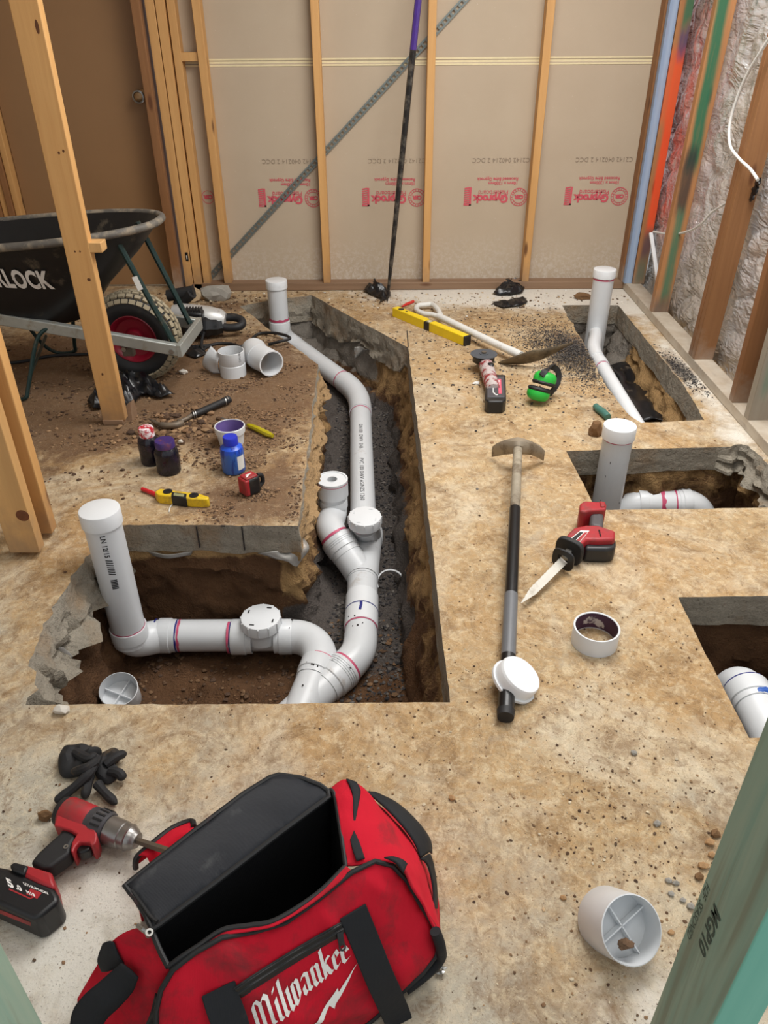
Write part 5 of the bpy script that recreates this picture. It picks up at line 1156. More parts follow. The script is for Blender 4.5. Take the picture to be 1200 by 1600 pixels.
# ------------------------------------------------------------------ plastic scraps, rubble
def rag(name, label, cat, outline, zf, mat, seed=0, amp=.03, cell=.012, group=None, th=.003):
    pl = [P(x, y, 0).to_2d() for x, y in outline]; ring = densify(pl, cell*1.2, lambda p: .008)
    xs_ = [p.x for p in ring]; ys_ = [p.y for p in ring]; gx_, gy_ = np.meshgrid(np.arange(min(xs_), max(xs_), cell), np.arange(min(ys_), max(ys_), cell)); g = np.stack([gx_.ravel(), gy_.ravel()], 1)
    g = g[signed_dist(g, ring) > cell*.5]; n = len(ring)
    cv, ce, cf, *_ = geometry.delaunay_2d_cdt(ring+[Vector(p) for p in g], [(i, (i+1) % n) for i in range(n)], [], 1, 1e-6)
    b = B(); vs = []
    pa = np.array([tuple(v) for v in cv]); sd = signed_dist(pa, ring)
    for v, d in zip(cv, sd):
        r1 = 1-abs(noise.noise(Vector((v.x*16+seed, v.y*16, seed)))); r2 = 1-abs(noise.noise(Vector((v.x*40, v.y*40+seed, seed))))
        z = zf(v.x, v.y) if callable(zf) else zf
        vs.append(Vector((v.x, v.y, z+min(1, .25+d/.04)*amp*(r1**3*.8+.3*r2**3))))
    b.add(vs, cf); o = b.build(name, mat, sharp=60, solid=th); return tag(o, label, cat, group)
M['film'] = simple('black_film', (24, 25, 28), .28, var=.4, dirt=(120, 108, 92), dlo=.6, dhi=.8, dscale=14)
M['greyfilm'] = simple('grey_membrane', (158, 155, 150), .35, .25, var=.3, scale=20, dirt=(140, 112, 80), dlo=.58, dhi=.75)
rag('plastic_scrap', 'torn black plastic scrap around the foot of the crow bar', 'plastic scrap', [(567, 457), (577, 447), (590, 443), (597, 452), (611, 460), (610, 466), (602, 470), (593, 477), (596, 470), (583, 464)], .005, M['film'], 1, .055)
rag('plastic_scrap', 'crumpled black plastic scrap against the back wall plate', 'plastic scrap', [(770, 461), (779, 452), (782, 440), (795, 444), (812, 441), (821, 448), (816, 459), (800, 463), (778, 463)], .005, M['film'], 4, .05)
rag('plastic_scrap', 'flat grey black plastic scrap in front of the crumpled one', 'plastic scrap', [(769, 474), (783, 474), (800, 471), (822, 468), (824, 475), (812, 480), (786, 483), (775, 479)], .004, M['film'], 6, .035)
rag('plastic_sheet', 'shiny black plastic sheet crumpled under the barrow wheel', 'plastic sheet', [(141, 634), (155, 612), (190, 600), (215, 592), (245, 605), (275, 622), (252, 626), (225, 622), (212, 632), (196, 640), (165, 641), (148, 643)], .006, M['film'], 9, .07)
rag('plastic_scrap', 'dark scrap of plastic below the demolition hammer', 'plastic scrap', [(290, 547), (300, 542), (318, 546), (322, 555), (306, 562), (292, 556)], .004, M['film'], 12, .03)
gm = simple('black_glove_fabric', (30, 30, 32), .75, var=.3, scale=40, dirt=(92, 76, 56), dlo=.58, dhi=.72, dscale=16)
T = thing('work_gloves', 'pair of crumpled muddy black gloves beside the red drill', 'gloves', P(140, 1215, 0))
def palm(pts, h, seed):
    ring = [P(x, y, .0) for x, y in pts]; c = sum(ring, Vector())/len(ring); rows = []
    sm = spline(ring, 4, True)
    for t_, s_, in ((0, 1), (.35, 1.03), (.75, .9), (1, .55)):
        rows.append([c+(p-c)*s_*(1+.08*noise.noise(p*30+Vector((seed, t_*3, 0))))+Vector((0, 0, h*t_*(1+.6*noise.noise(p*26+Vector((seed, 0, 5)))))) for p in sm])
    rows.append([c+(p-c)*.12+Vector((0, 0, h*.8)) for p in sm]); b = B(); b.loft(rows); return b
palm([(93, 1195), (104, 1175), (128, 1171), (150, 1172), (162, 1180), (150, 1196), (138, 1212), (122, 1217), (98, 1218)], .035, 1).build('glove_palm', gm, T, sub=1)
palm([(160, 1182), (180, 1174), (192, 1185), (178, 1200), (190, 1210), (172, 1228), (155, 1222), (150, 1205)], .028, 4).build('glove_palm', gm, T, sub=1)
def finger(pts, r, name='glove_finger'):
    b = B(); pp = spline([P(x, y, z) for x, y, z in pts], 5); n = len(pp); b.tube(pp, [r*(1+.18*noise.noise(p*60))*(1 if k < n-2 else .75 if k < n-1 else .35) for k, p in enumerate(pp)], 9); b.build(name, gm, T)
for pts in ([(152, 1184, .035), (142, 1205, .04), (122, 1225, .03), (100, 1243, .018), (86, 1253, .013)], [(140, 1212, .02), (136, 1228, .02), (132, 1248, .014)], [(118, 1175, .03), (140, 1186, .04), (150, 1178, .04)], [(165, 1195, .025), (182, 1182, .03), (197, 1177, .02)], [(172, 1205, .02), (186, 1208, .024), (193, 1219, .014)], [(152, 1225, .02), (165, 1240, .016), (182, 1256, .011)], [(150, 1190, .045), (135, 1200, .046), (112, 1206, .03)]): finger(pts, .0105)
def rock(name, label, px, py, r, seed, mat, cat='stone', M_=None, z=0, group=None):
    c = P(px, py, z); b = B(); vs, fs = ico(2); b.blob(c+Vector((0, 0, r[2]*.75)), r, seed, 2, .5, 1.6, M_); o = b.build(name, mat, sharp=20); return tag(o, label, cat, group)
M['rubble'] = simple('concrete_rubble', (150, 146, 138), .9, var=.25, scale=30, bmp=.5, bscale=60)
M['pale_stone'] = simple('pale_stone', (206, 200, 190), .85, var=.15, scale=40)
M['clod'] = simple('brown_clod', (116, 86, 56), .95, var=.35, scale=40, bmp=.6, bscale=90)
rock('concrete_chunk', 'grey broken concrete chunk against the back wall plate', 337, 468, (.085, .05, .05), 3, M['rubble'], 'rubble')
rock('concrete_chunk', 'small tan concrete chunk left of the larger grey chunk', 303, 471, (.045, .04, .05), 8, simple('tan_rubble', (182, 160, 128), .9), 'rubble')
rock('stone', 'white stone on the edge in front of the left pit', 97, 1113, (.020, .012, .012), 5, M['pale_stone'])
rock('clod', 'brown clod of earth leaning on the middle riser', 930, 680, (.028, .028, .032), 7, M['clod'], 'clod')
rock('stone', 'white stone on the soil between barrow wheel and upright coupling', 287, 584, (.02, .016, .012), 2, M['pale_stone'])
rock('stone', 'white pebble beside the purple lidded bottle', 283, 693, (.012, .01, .01), 9, M['pale_stone'])
rock('tile_chip', 'white chip beside the grinder body', 744, 600, (.016, .012, .006), 4, M['white_paint'], 'chip')
rock('clod', 'dark lump above the drill left of the gloves', 73, 1278, (.016, .010, .012), 11, M['clod'], 'clod')
rock('clod', 'tan heap of crumbs beside the far right riser', 911, 467, (.05, .03, .02), 13, M['clod'], 'clod')
def sheet3(name, label, rows, mat, cat='membrane', th=.003, seed=0, amp=.012, k=4):
    R = [spline([P(*p) for p in r], k) for r in rows]; n = min(len(r) for r in R); R = [resample(r, n) for r in R]
    cols = [spline([r[i] for r in R], k) for i in range(n)]; b = B()
    g = [[cols[i][j]+Vector((1, -.5, .8))*amp*noise.noise(cols[i][j]*22+Vector((seed, 0, 0))) for i in range(n)] for j in range(len(cols[0]))]
    b.loft(g, False, False); o = b.build(name, mat, solid=th, sharp=60); return tag(o, label, cat)
sheet3('torn_membrane', 'torn grey plastic membrane hanging into the left pit', [[(30, 1022, -.06), (60, 1015, -.08), (100, 1010, -.1)], [(34, 1040, -.10), (62, 1032, -.12), (113, 1031, -.15)], [(42, 1062, -.16), (58, 1058, -.17), (78, 1050, -.18)], [(46, 1088, -.22), (50, 1092, -.23), (54, 1086, -.22)]], M['greyfilm'])
sheet3('torn_membrane', 'torn grey membrane on the broken edge behind the left riser', [[(75, 935, -.05), (100, 930, -.07), (130, 920, -.08)], [(68, 965, -.08), (95, 960, -.1), (122, 945, -.12)], [(60, 990, -.09), (80, 985, -.12), (102, 975, -.14)]], M['greyfilm'], seed=4)
sheet3('torn_membrane', 'silvery torn membrane below the near slab corner', [[(405, 864, -.095), (445, 858, -.095), (476, 840, -.095)], [(425, 870, -.115), (455, 874, -.125), (480, 858, -.115)], [(452, 882, -.15), (463, 886, -.165), (474, 872, -.14)]], M['greyfilm'], seed=7, amp=.018)
sheet3('torn_membrane', 'pale membrane strip under the sawn slab edge of the left pit', [[(232, 862, -.105), (265, 866, -.105), (300, 862, -.105)], [(238, 868, -.125), (265, 872, -.125), (298, 867, -.12)]], M['greyfilm'], seed=11, amp=.008)
sheet3('torn_membrane', 'grey membrane scrap hanging at the far trench bend', [[(553, 543, -.13), (562, 541, -.13), (574, 546, -.13)], [(553, 552, -.17), (560, 552, -.17), (568, 549, -.16)], [(554, 560, -.20), (557, 559, -.20), (561, 556, -.19)]], M['greyfilm'], seed=13)
sheet3('plastic_sheet', 'glossy black plastic sheet lining the narrow far right pit', [[(955, 570, -.16), (975, 565, -.18), (990, 575, -.2), (1000, 590, -.2)], [(968, 600, -.2), (985, 600, -.19), (1005, 605, -.21), (1018, 615, -.2)], [(985, 635, -.2), (1000, 630, -.18), (1020, 635, -.2), (1035, 640, -.2)], [(1000, 660, -.2), (1020, 655, -.2), (1040, 660, -.2), (1055, 660, -.2)]], M['film'], 'plastic sheet', amp=.03, seed=3)

b = B(); b.tube(spline([P(264, 800, .003), P(266, 792, .004), P(272, 786, .003), P(279, 784, .003)], 5), .0018, 6); o = b.build('string', M['white_paint']); tag(o, 'short white string on the soil below the torpedo level', 'string')

# ------------------------------------------------------------------ cordless drill
T = thing('cordless_drill', 'red and black cordless drill lying by the open red bag, battery at left edge', 'power tool', P(100, 1330, 0))
zc_ = .042
a0, a1 = P(94, 1266, zc_), P(215, 1314, zc_); ax_ = (a1-a0); aL = ax_.length; axd = ax_.normalized(); at_ = lambda t: a0+ax_*t
b = B(); b.tube([at_(0), at_(.02), at_(.06), at_(.14)], [.022, .029, .032, .032], 20); b.build('rear_cap', M['black_rubber'], T)
b = B(); b.tube([at_(.06), at_(.10), at_(.25), at_(.40), at_(.46)], [.030, .0335, .034, .033, .029], 20); b.build('motor_housing', M['red_tool'], T)
b = B(); b.tube([at_(.38), at_(.39), at_(.48), at_(.49), at_(.62), at_(.64)], [.028, .032, .033, .0345, .0335, .030], 24); cl = b.build('torque_collar', simple('dark_grey_collar', (66, 66, 70), .5, dirt=(110, 96, 84)), T)
b = B(); sx_, sy_, _ = frame(axd)
for k in range(18):
    an = 2*math.pi*k/18; e = sx_*math.cos(an)+sy_*math.sin(an); b.beam(at_(.50)+e*.034, at_(.61)+e*.0335, .004, .003, up=e)
b.build('collar_ridge', M['black_plastic'], cl)
M['chuck'] = simple('brushed_chuck', (150, 148, 146), .32, .85, scale=80, dirt=(96, 84, 74), dlo=.55, dhi=.75)
b = B(); b.tube([at_(.63), at_(.65), at_(.82), at_(.83), at_(.90), at_(.91), at_(.95), at_(.965), at_(1.0), at_(1.005)], [.026, .0285, .0275, .026, .0265, .024, .0215, .019, .0155, .008], 28); b.build('chuck', M['chuck'], T, sharp=25)
e0 = at_(.99); e1 = P(266, 1331, .115); b = B(); b.tube([e0, e0.lerp(e1, .2), e1], [.0062, .0075, .0075], 6); b.build('spade_bit', M['dull_steel'], T)
b = flat([(84, 1290), (92, 1262), (104, 1252), (150, 1268), (148, 1290), (152, 1306), (150, 1317), (143, 1322), (139, 1316), (124, 1315), (118, 1322), (114, 1332), (110, 1330), (112, 1316), (120, 1303), (110, 1297)], .018, .066); b.build('body_shell', M['red_tool'], T, bevel=.008, seg=3)
b = flat([(98, 1289), (112, 1297), (120, 1306), (112, 1318), (110, 1333), (78, 1356), (66, 1357), (46, 1348), (58, 1332), (80, 1312), (94, 1300)], .02, .058); b.build('grip', M['black_rubber'], T, bevel=.014, seg=4)
b = flat([(119, 1318), (126, 1311), (140, 1312), (145, 1318), (140, 1328), (124, 1333), (118, 1330)], .026, .054); b.build('trigger', M['clean_black'], T, bevel=.008, seg=3)
q = P(103, 1323, .0585); b = B(); b.ring(q-Vector((0, 0, .002)), q+Vector((0, 0, .001)), .005, .002, 14); b.build('screw', M['steel'], T)
b = flat([(112, 1262), (120, 1259), (138, 1267), (132, 1274), (124, 1273)], .05, .0685); b.build('badge', M['dull_steel'], T, bevel=.003)
b = B(); put_text(b, 'FUEL', P(111, 1258, .069), P(139, 1266, .069)-P(111, 1258, .069), P(111, 1250, .069)-P(111, 1258, .069), .011, offset=.0006); b.build('badge_text', M['white_print'], T, smooth=False) if False else None
b = flat([(38, 1349), (81, 1362), (86, 1388), (60, 1379), (36, 1367)], .0, .074); b.build('battery_mount', M['red_tool'], T, bevel=.006)
b = flat([(14, 1352), (22, 1346), (44, 1352), (38, 1366), (20, 1359)], .02, .079); b.build('battery_catch', M['black_plastic'], T, bevel=.004)
bo = [(-28, 1358), (-6, 1352), (14, 1356), (84, 1386), (91, 1398), (92, 1408), (60, 1434), (50, 1435), (-30, 1400)]
b = flat(bo, 0, .07); bt = b.build('battery', M['black_plastic'], T, bevel=.008, seg=3)
zt_ = .0704; ex_ = P(64, 1385, zt_)-P(6, 1361, zt_); ey_ = P(20, 1368, zt_)-P(26, 1382, zt_)
b = B(); put_text(b, '5', P(13, 1384, zt_), ex_, ey_, .030, offset=.0014); put_text(b, '.0', P(26, 1389, zt_), ex_, ey_, .019, offset=.0008); put_text(b, 'LITHIUM-ION', P(37, 1382, zt_), ex_, ey_, .0096, offset=.0003)
put_text(b, 'M18', P(42, 1395.5, zt_+.0004), ex_, ey_, .011, offset=.0005); b.build('battery_lettering', M['white_print'], T, smooth=False)
u_ = ex_.normalized(); v_ = Vector((-u_.y, u_.x, 0)); b = B(); o_ = P(40.5, 1397, zt_)
b.add([o_, o_+u_*.026, o_+u_*.026+v_*.012, o_+v_*.012], [(0, 1, 2, 3)]); b.strap([P(14, 1389, zt_), P(47, 1404, zt_), P(54, 1401, zt_), P(61, 1393, zt_)], (0, 1, 0), .0025, .0004); b.build('red_label_band', M['red_tool'], bt, smooth=False)
b = B(); f0, f1 = P(-20, 1402, .03), P(52, 1435, .03); nrm = Vector((-(f1-f0).y, (f1-f0).x, 0)).normalized(); 
def side_on(px, py):                       # on the battery's near side face
    o1 = P(-30, 1400, .07); o2 = P(50, 1435, .07); n_ = (o2-o1).cross(Vector((0, 0, 1))).normalized(); return PP(px, py, o1+n_*.0006, n_)
b.add([side_on(-6, 1419), side_on(48, 1441), side_on(48, 1447), side_on(-6, 1425)], [(0, 1, 2, 3)]); b.build('side_stripe', M['red_tool'], bt, smooth=False)

# ------------------------------------------------------------------ red canvas tool bag
T = thing('tool_bag', 'large open red canvas tool bag with black lining lid and webbing handles', 'tool bag', P(430, 1480, 0))
def cloth(name, col, rough=.85, dirtc=(70, 30, 34), dlo=.5, dhi=.75):
    m, t, b = nt(name); co = coords(t); n = noi(t, co, 14, 5, .65)
    v = mix(t, n, tuple(x*.86 for x in lin(*col)), tuple(min(1, x*1.1) for x in lin(*col)))
    v = mix(t, ramp(t, noi(t, co, 9, 6, .7, .4), [(dlo, 0.0), (dhi, .75)]), v, lin(*dirtc))
    wv = N(t, 'ShaderNodeTexWave'); wv.inputs['Scale'].default_value = 260; L(t, co, wv.inputs['Vector'])
    L(t, v, b.inputs['Base Color']); b.inputs['Roughness'].default_value = rough; b.inputs['Specular IOR Level'].default_value = .25
    bump(t, b, math_(t, 'ADD', math_(t, 'MULTIPLY', wv.outputs['Fac'], .12), n), .5, .006); return m
RED = cloth('red_canvas', (204, 22, 46), .85, (92, 44, 46), .5, .7); LIN = cloth('lid_lining', (44, 46, 51), .5, (104, 104, 104), .56, .86); DARK = cloth('black_lining', (20, 20, 22), .7, (52, 48, 44), .62, .85); WEB = cloth('black_webbing', (34, 36, 40), .6, (92, 86, 82), .6, .8)
M['piping'] = simple('black_piping', (24, 24, 26), .6, dirt=(90, 60, 60), dlo=.6, dhi=.8, dscale=30)
def patch(name, rows, mat, n=40, k=5, amp=.006, seed=0, solid=.003, parent=None):
    R = [resample(spline([P(*p) for p in r], 8), n) for r in rows]; cols = [spline([r[i] for r in R], k) for i in range(n)]
    g = [[cols[i][j]+Vector((.3, -.5, .8))*amp*(noise.noise(cols[i][j]*13+Vector((seed, 0, 0)))+.5*noise.noise(cols[i][j]*34+Vector((seed, 4, 0)))) for i in range(n)] for j in range(len(cols[0]))]
    b = B(); b.loft(g, False, False); return b.build(name, mat, parent or T, solid=solid, sharp=70)
rimF = [(263, 1511, .232), (281, 1497, .24), (310, 1478, .245), (348, 1453, .25), (390, 1446, .25), (432, 1437, .25), (495, 1397, .252), (540, 1353, .256)]
pipF = [(270, 1513, .222), (288, 1499, .232), (316, 1481, .24), (348, 1463, .247), (392, 1455, .248), (436, 1444, .248), (497, 1405, .252), (549, 1361, .260)]
rimR = [(540, 1353, .256), (537, 1330, .258), (531, 1290, .26), (523, 1243, .262), (515, 1234, .26)]
lidF = [(513, 1247, .255), (440, 1301, .252), (340, 1377, .248), (238, 1453, .242)]
rimL = [(238, 1455, .241), (249, 1483, .234), (263, 1511, .232)]
PA, PB, PC = P(346, 1463, .247), P(585, 1343, .262), P(634, 1542, .03); PN_ = (PB-PA).cross(PC-PA).normalized()
if PN_.y > 0: PN_ = -PN_
PU = (PB-PA).normalized(); PV = PN_.cross(PU)
if PV.z < 0: PV = -PV
uv = lambda p: ((p-PA).dot(PU), (p-PA).dot(PV))
out_px = [(270, 1513), (305, 1486), (346, 1463), (400, 1453), (445, 1440), (495, 1405), (549, 1361), (585, 1344), (612, 1351), (634, 1374), (657, 1414), (677, 1446), (684, 1472), (680, 1492), (660, 1518), (634, 1542), (594, 1580), (560, 1612), (500, 1665), (400, 1740), (300, 1790), (262, 1760), (246, 1690), (243, 1620), (244, 1575), (251, 1545)]
ring2 = [Vector(uv(PP(x, y, PA, PN_))) for x, y in out_px]; ringd = densify(ring2, .012)
ringn = np.array([tuple(p) for p in ringd])
def bulge(u, v):
    d = float(signed_dist(np.array([[u, v]]), ringd)[0]); d = max(0, d)
    f = .024*(1-math.exp(-d/.045)); w = .009*noise.noise(Vector((u*9, v*9, 3)))+.004*noise.noise(Vector((u*26, v*20, 8))) 
    cr = (1-abs(noise.noise(Vector((u*7+v*4, v*5, 12)))))**7*.011
    return f+(w+cr)*min(1, d/.03)
def onP(px, py, lift=0.0):
    p = PP(px, py, PA, PN_)
    for _ in range(3):
        u, v = uv(p); h = bulge(u, v)+lift; p = PP(px, py, PA+PN_*h, PN_)
    return p
def lift_uv(u, v, lift): return PA+PU*u+PV*v+PN_*(bulge(u, v)+lift)
st = .011; us = np.arange(ringn[:, 0].min(), ringn[:, 0].max(), st); vs_ = np.arange(ringn[:, 1].min(), ringn[:, 1].max(), st); UU, VV = np.meshgrid(us, vs_); g = np.stack([UU.ravel(), VV.ravel()], 1); g = g[signed_dist(g, ringd) > .005]
n = len(ringd); cv, ce, cf, *_ = geometry.delaunay_2d_cdt(ringd+[Vector(p) for p in g], [(i, (i+1) % n) for i in range(n)], [], 1, 1e-6)
b = B(); b.add([lift_uv(p.x, p.y, 0) if k >= 0 else None for k, p in enumerate(cv)], cf); b.v = [v if v.z > .004 else Vector((v.x, v.y, .004)) for v in b.v]; b.build('front_panel', RED, T, sharp=80, solid=.003)
b = B(); pts = [lift_uv(p.x, p.y, .003) for p in ringd]; pts = [p if p.z > .006 else Vector((p.x, p.y, .006)) for p in pts]; b.tube(pts, .0042, 8, closed=True); b.build('piping', M['piping'], T)
patch('front_band', [rimF, pipF], RED, 50, 4, .003)
b = B(); b.tube([P(*p) for p in rimF+rimR[1:]] if False else spline([P(*p) for p in rimF], 6)+spline([P(*p) for p in rimR], 6)[1:], .0042, 8); b.build('rim_zip', M['piping'], T)
patch('right_end', [rimR, [(560, 1352, .262), (555, 1325, .262), (549, 1290, .262), (542, 1250, .262), (536, 1219, .262)], [(590, 1345, .262), (590, 1320, .25), (585, 1290, .245), (575, 1262, .245), (558, 1226, .25)], [(625, 1352, .25), (628, 1335, .21), (618, 1305, .205), (602, 1275, .21), (578, 1243, .22)], [(645, 1388, .215), (655, 1362, .16), (650, 1335, .15), (630, 1300, .15), (590, 1258, .17)], [(672, 1434, .15), (673, 1402, .10), (668, 1370, .07), (650, 1330, .06), (610, 1270, .05)], [(686, 1470, .10), (686, 1440, .03), (682, 1400, .005), (660, 1340, .005), (620, 1280, .005)]], RED, 30, 5, .010, 3)
patch('end_strap', [[(572, 1237, .215), (600, 1261, .205), (628, 1290, .185), (648, 1318, .165), (657, 1341, .15)], [(585, 1238, .205), (615, 1254, .19), (645, 1281, .165), (665, 1308, .14), (670, 1332, .125)], [(588, 1240, .175), (622, 1256, .16), (652, 1284, .135), (672, 1312, .11), (675, 1334, .095)]], WEB, 30, 4, .003)
patch('end_strap', [[(656, 1342, .16), (668, 1352, .13), (676, 1385, .10), (678, 1420, .09)], [(672, 1334, .13), (677, 1350, .10), (682, 1385, .07), (683, 1420, .06)]], WEB, 16, 3, .002)
patch('seam_tape', [[(541, 1217, .268), (550, 1237, .266), (552, 1262, .265), (552, 1288, .264)], [(556, 1222, .262), (563, 1236, .258), (559, 1262, .262), (554, 1290, .264)]], WEB, 16, 3, .001)
patch('seam_tape', [[(547, 1312, .266), (551, 1328, .266), (557, 1345, .266)], [(553, 1298, .266), (562, 1318, .264), (570, 1341, .266)]], WEB, 12, 3, .001)
patch('corner_patch', [[(600, 1340, .268), (618, 1348, .262), (630, 1364, .253)], [(612, 1338, .263), (628, 1343, .255), (636, 1350, .248)]], WEB, 12, 3, .001)
b = B(); b.tube(spline([P(680, 1455, .13), P(688, 1478, .095), P(688, 1498, .05), P(668, 1520, .025), P(634, 1546, .015)], 6), .0095, 10); b.build('corner_guard', WEB, T)
# inside, lid and back
loop = spline([P(*p) for p in rimF], 5)[:-1]+spline([P(*p) for p in rimR], 5)[:-1]+spline([P(*p) for p in lidF], 5)[:-1]+spline([P(*p) for p in rimL], 5)[:-1]
cen_ = sum(loop, Vector())/len(loop); rows = []
for t_ in (0, .15, .5, .9, 1.0):
    rows.append([Vector((p.x+(cen_.x-p.x)*.10*t_, p.y+(cen_.y-p.y)*.10*t_, p.z+(.014-p.z)*t_-.003)) for p in loop])
b = B(); b.loft(rows, True, False); b.add(rows[-1], [tuple(range(len(loop)))]); b.build('lining', DARK, T, sharp=60)
lid = [(196, 1387, .252), (300, 1302, .262), (380, 1241, .268), (422, 1215, .270), (436, 1211, .270), (470, 1217, .266), (500, 1229, .262), (512, 1237, .262), (514, 1247, .260), (440, 1301, .257), (340, 1377, .253), (238, 1453, .248), (228, 1430, .25), (212, 1405, .251)]
lw = [P(*p) for p in lid]; ring = densify([p.to_2d() for p in lw], .012); gx_, gy_ = np.meshgrid(np.arange(-.6, 0, .012), np.arange(.5, 1.1, .012)); g = np.stack([gx_.ravel(), gy_.ravel()], 1); g = g[signed_dist(g, ring) > .006]; n = len(ring)
cv, ce, cf, *_ = geometry.delaunay_2d_cdt(ring+[Vector(p) for p in g], [(i, (i+1) % n) for i in range(n)], [], 1, 1e-6)
A_ = np.array([[p.x, p.y, 1] for p in lw]); cof = np.linalg.lstsq(A_, np.array([p.z for p in lw]), rcond=None)[0]
lz = lambda x, y: float(cof[0]*x+cof[1]*y+cof[2])
sdv = signed_dist(np.array([tuple(v) for v in cv]), ring)
b = B(); b.add([Vector((v.x, v.y, lz(v.x, v.y)+.006*(1-math.exp(-max(0, d)/.02))+.005*noise.noise(Vector((v.x*14, v.y*14, 2))))) for v, d in zip(cv, sdv)], cf); ld = b.build('lid', LIN, T, solid=.008, sharp=60)
b = B(); b.tube([Vector((p.x, p.y, lz(p.x, p.y)+.002)) for p in ring], .0048, 8, closed=True); b.build('lid_piping', M['piping'], ld)
b = B(); i_ = [P(x, y, z+.008) for x, y, z in [(206, 1391, .25), (222, 1413, .25), (236, 1432, .248), (246, 1440, .248)]]; b.tube(spline(i_, 5), .003, 6); b.build('lid_seam', M['piping'], ld)
patch('back_panel', [[(505, 1240, .252), (436, 1222, .258), (380, 1252, .256), (300, 1312, .25), (204, 1392, .24)], [(512, 1246, .13), (436, 1240, .13), (380, 1270, .13), (300, 1330, .13), (214, 1410, .12)], [(520, 1262, .005), (440, 1262, .005), (380, 1292, .005), (310, 1345, .005), (222, 1440, .005)]], RED, 40, 5, .008, 9)
patch('back_pocket', [[(212, 1352, .02), (238, 1333, .03), (270, 1308, .03), (300, 1292, .03)], [(216, 1338, .05), (236, 1320, .055), (266, 1298, .055), (298, 1284, .055)], [(228, 1338, .07), (246, 1326, .072), (274, 1306, .072), (304, 1296, .07)], [(236, 1352, .05), (254, 1340, .06), (284, 1318, .06), (310, 1305, .06)]], RED, 24, 4, .006, 5)
b = B(); b.tube(spline([P(212, 1356, .02), P(212, 1346, .04), P(217, 1336, .05), P(238, 1318, .06), P(268, 1295, .06), P(298, 1283, .06), P(303, 1292, .07)], 6), .006, 8); b.build('pocket_binding', M['piping'], T)
# left end
patch('left_end', [rimL+[(270, 1514, .222)], [(212, 1451, .236), (222, 1476, .222), (240, 1524, .2), (251, 1546, .175)], [(176, 1470, .2), (182, 1492, .178), (204, 1540, .14), (242, 1592, .10)], [(152, 1508, .12), (158, 1532, .09), (190, 1590, .06), (240, 1650, .05)], [(122, 1560, .03), (128, 1592, .005), (180, 1650, .005), (246, 1720, .005)]], RED, 30, 5, .010, 7)
patch('left_strap', [[(190, 1504, .196), (158, 1532, .17), (130, 1556, .15), (114, 1580, .13), (108, 1612, .11)], [(205, 1516, .196), (184, 1550, .165), (160, 1574, .145), (140, 1596, .125), (128, 1625, .1)], [(216, 1528, .19), (208, 1548, .162), (187, 1572, .14), (165, 1594, .12), (150, 1628, .1)]], WEB, 24, 4, .003, 2)
patch('left_corner_patch', [[(161, 1474, .2), (153, 1500, .165), (160, 1518, .15)], [(170, 1471, .208), (168, 1498, .18), (172, 1517, .165)], [(178, 1472, .206), (186, 1494, .192), (194, 1506, .18)]], WEB, 14, 4, .004)
patch('left_corner_patch', [[(243, 1552, .182), (236, 1580, .145), (226, 1604, .12)], [(247, 1560, .175), (245, 1590, .135), (240, 1612, .11)]], WEB, 12, 3, .002)
b = B(); b.tube(spline([P(*p) for p in rimL], 6), .0045, 8); b.build('rim_zip', M['piping'], T)
b = B(); q = P(233, 1460, .25); b.ring(q, q+Vector((.002, -.001, .008)), .006, .003, 14); b.tube([q, P(222, 1452, .262), P(215, 1446, .258)], .0035, 8); b.build('zip_pull', M['steel'], T)
# front straps, pocket zip and lettering
def pstrap(name, pts, wid, lift, mat, th=.004):
    c = [onP(x, y, l_) for (x, y), l_ in zip(pts, lift)]; c = spline(c, 6); b = B(); tg = [(c[min(i+1, len(c)-1)]-c[max(i-1, 0)]).normalized() for i in range(len(c))]
    b.strap(c, [PN_.cross(t_) for t_ in tg], wid, th); return b.build(name, mat, T, bevel=.0015)
pstrap('front_strap', [(551, 1424), (570, 1470), (590, 1520), (608, 1560), (623, 1596), (634, 1640)], .047, [.004, .008, .012, .016, .02, .024], WEB)
pstrap('front_strap', [(341, 1544), (349, 1570), (360, 1600), (372, 1640)], .052, [.004, .010, .016, .02], WEB)
ZP = [(370+166*k/11, 1552-102*k/11-2.5*math.sin(math.pi*k/11)) for k in range(12)]
pstrap('pocket_zip', ZP, .024, [.003]*12, M['piping'], .003)
for dz in (-4, 4): pstrap('zip_tape', [(x+dz*.55, y+dz*.83) for x, y in ZP], .008, [.0055]*12, M['clean_black'], .003)
pstrap('zip_teeth', ZP, .0022, [.0058]*12, M['black_rubber'], .002)
b = B(); b.strap([onP(531, 1457, .008), onP(532, 1466, .008), onP(534, 1476, .009)], PU, .010, .003); b.ring(onP(535, 1480, .007), onP(535, 1480, .010), .006, .003, 14); b.build('zip_slider', M['black_plastic'], T)
O_, E_ = onP(403, 1612), onP(548, 1496); bx_ = (E_-O_); bx_ = (bx_-PN_*bx_.dot(PN_)); wd = bx_.length; bx_.normalize(); byv = PN_.cross(bx_); byv = byv if byv.z > 0 else -byv
def logo_point(x, y, lift): p = O_+bx_*x+byv*y; u, v = uv(p); return lift_uv(u, v, lift)
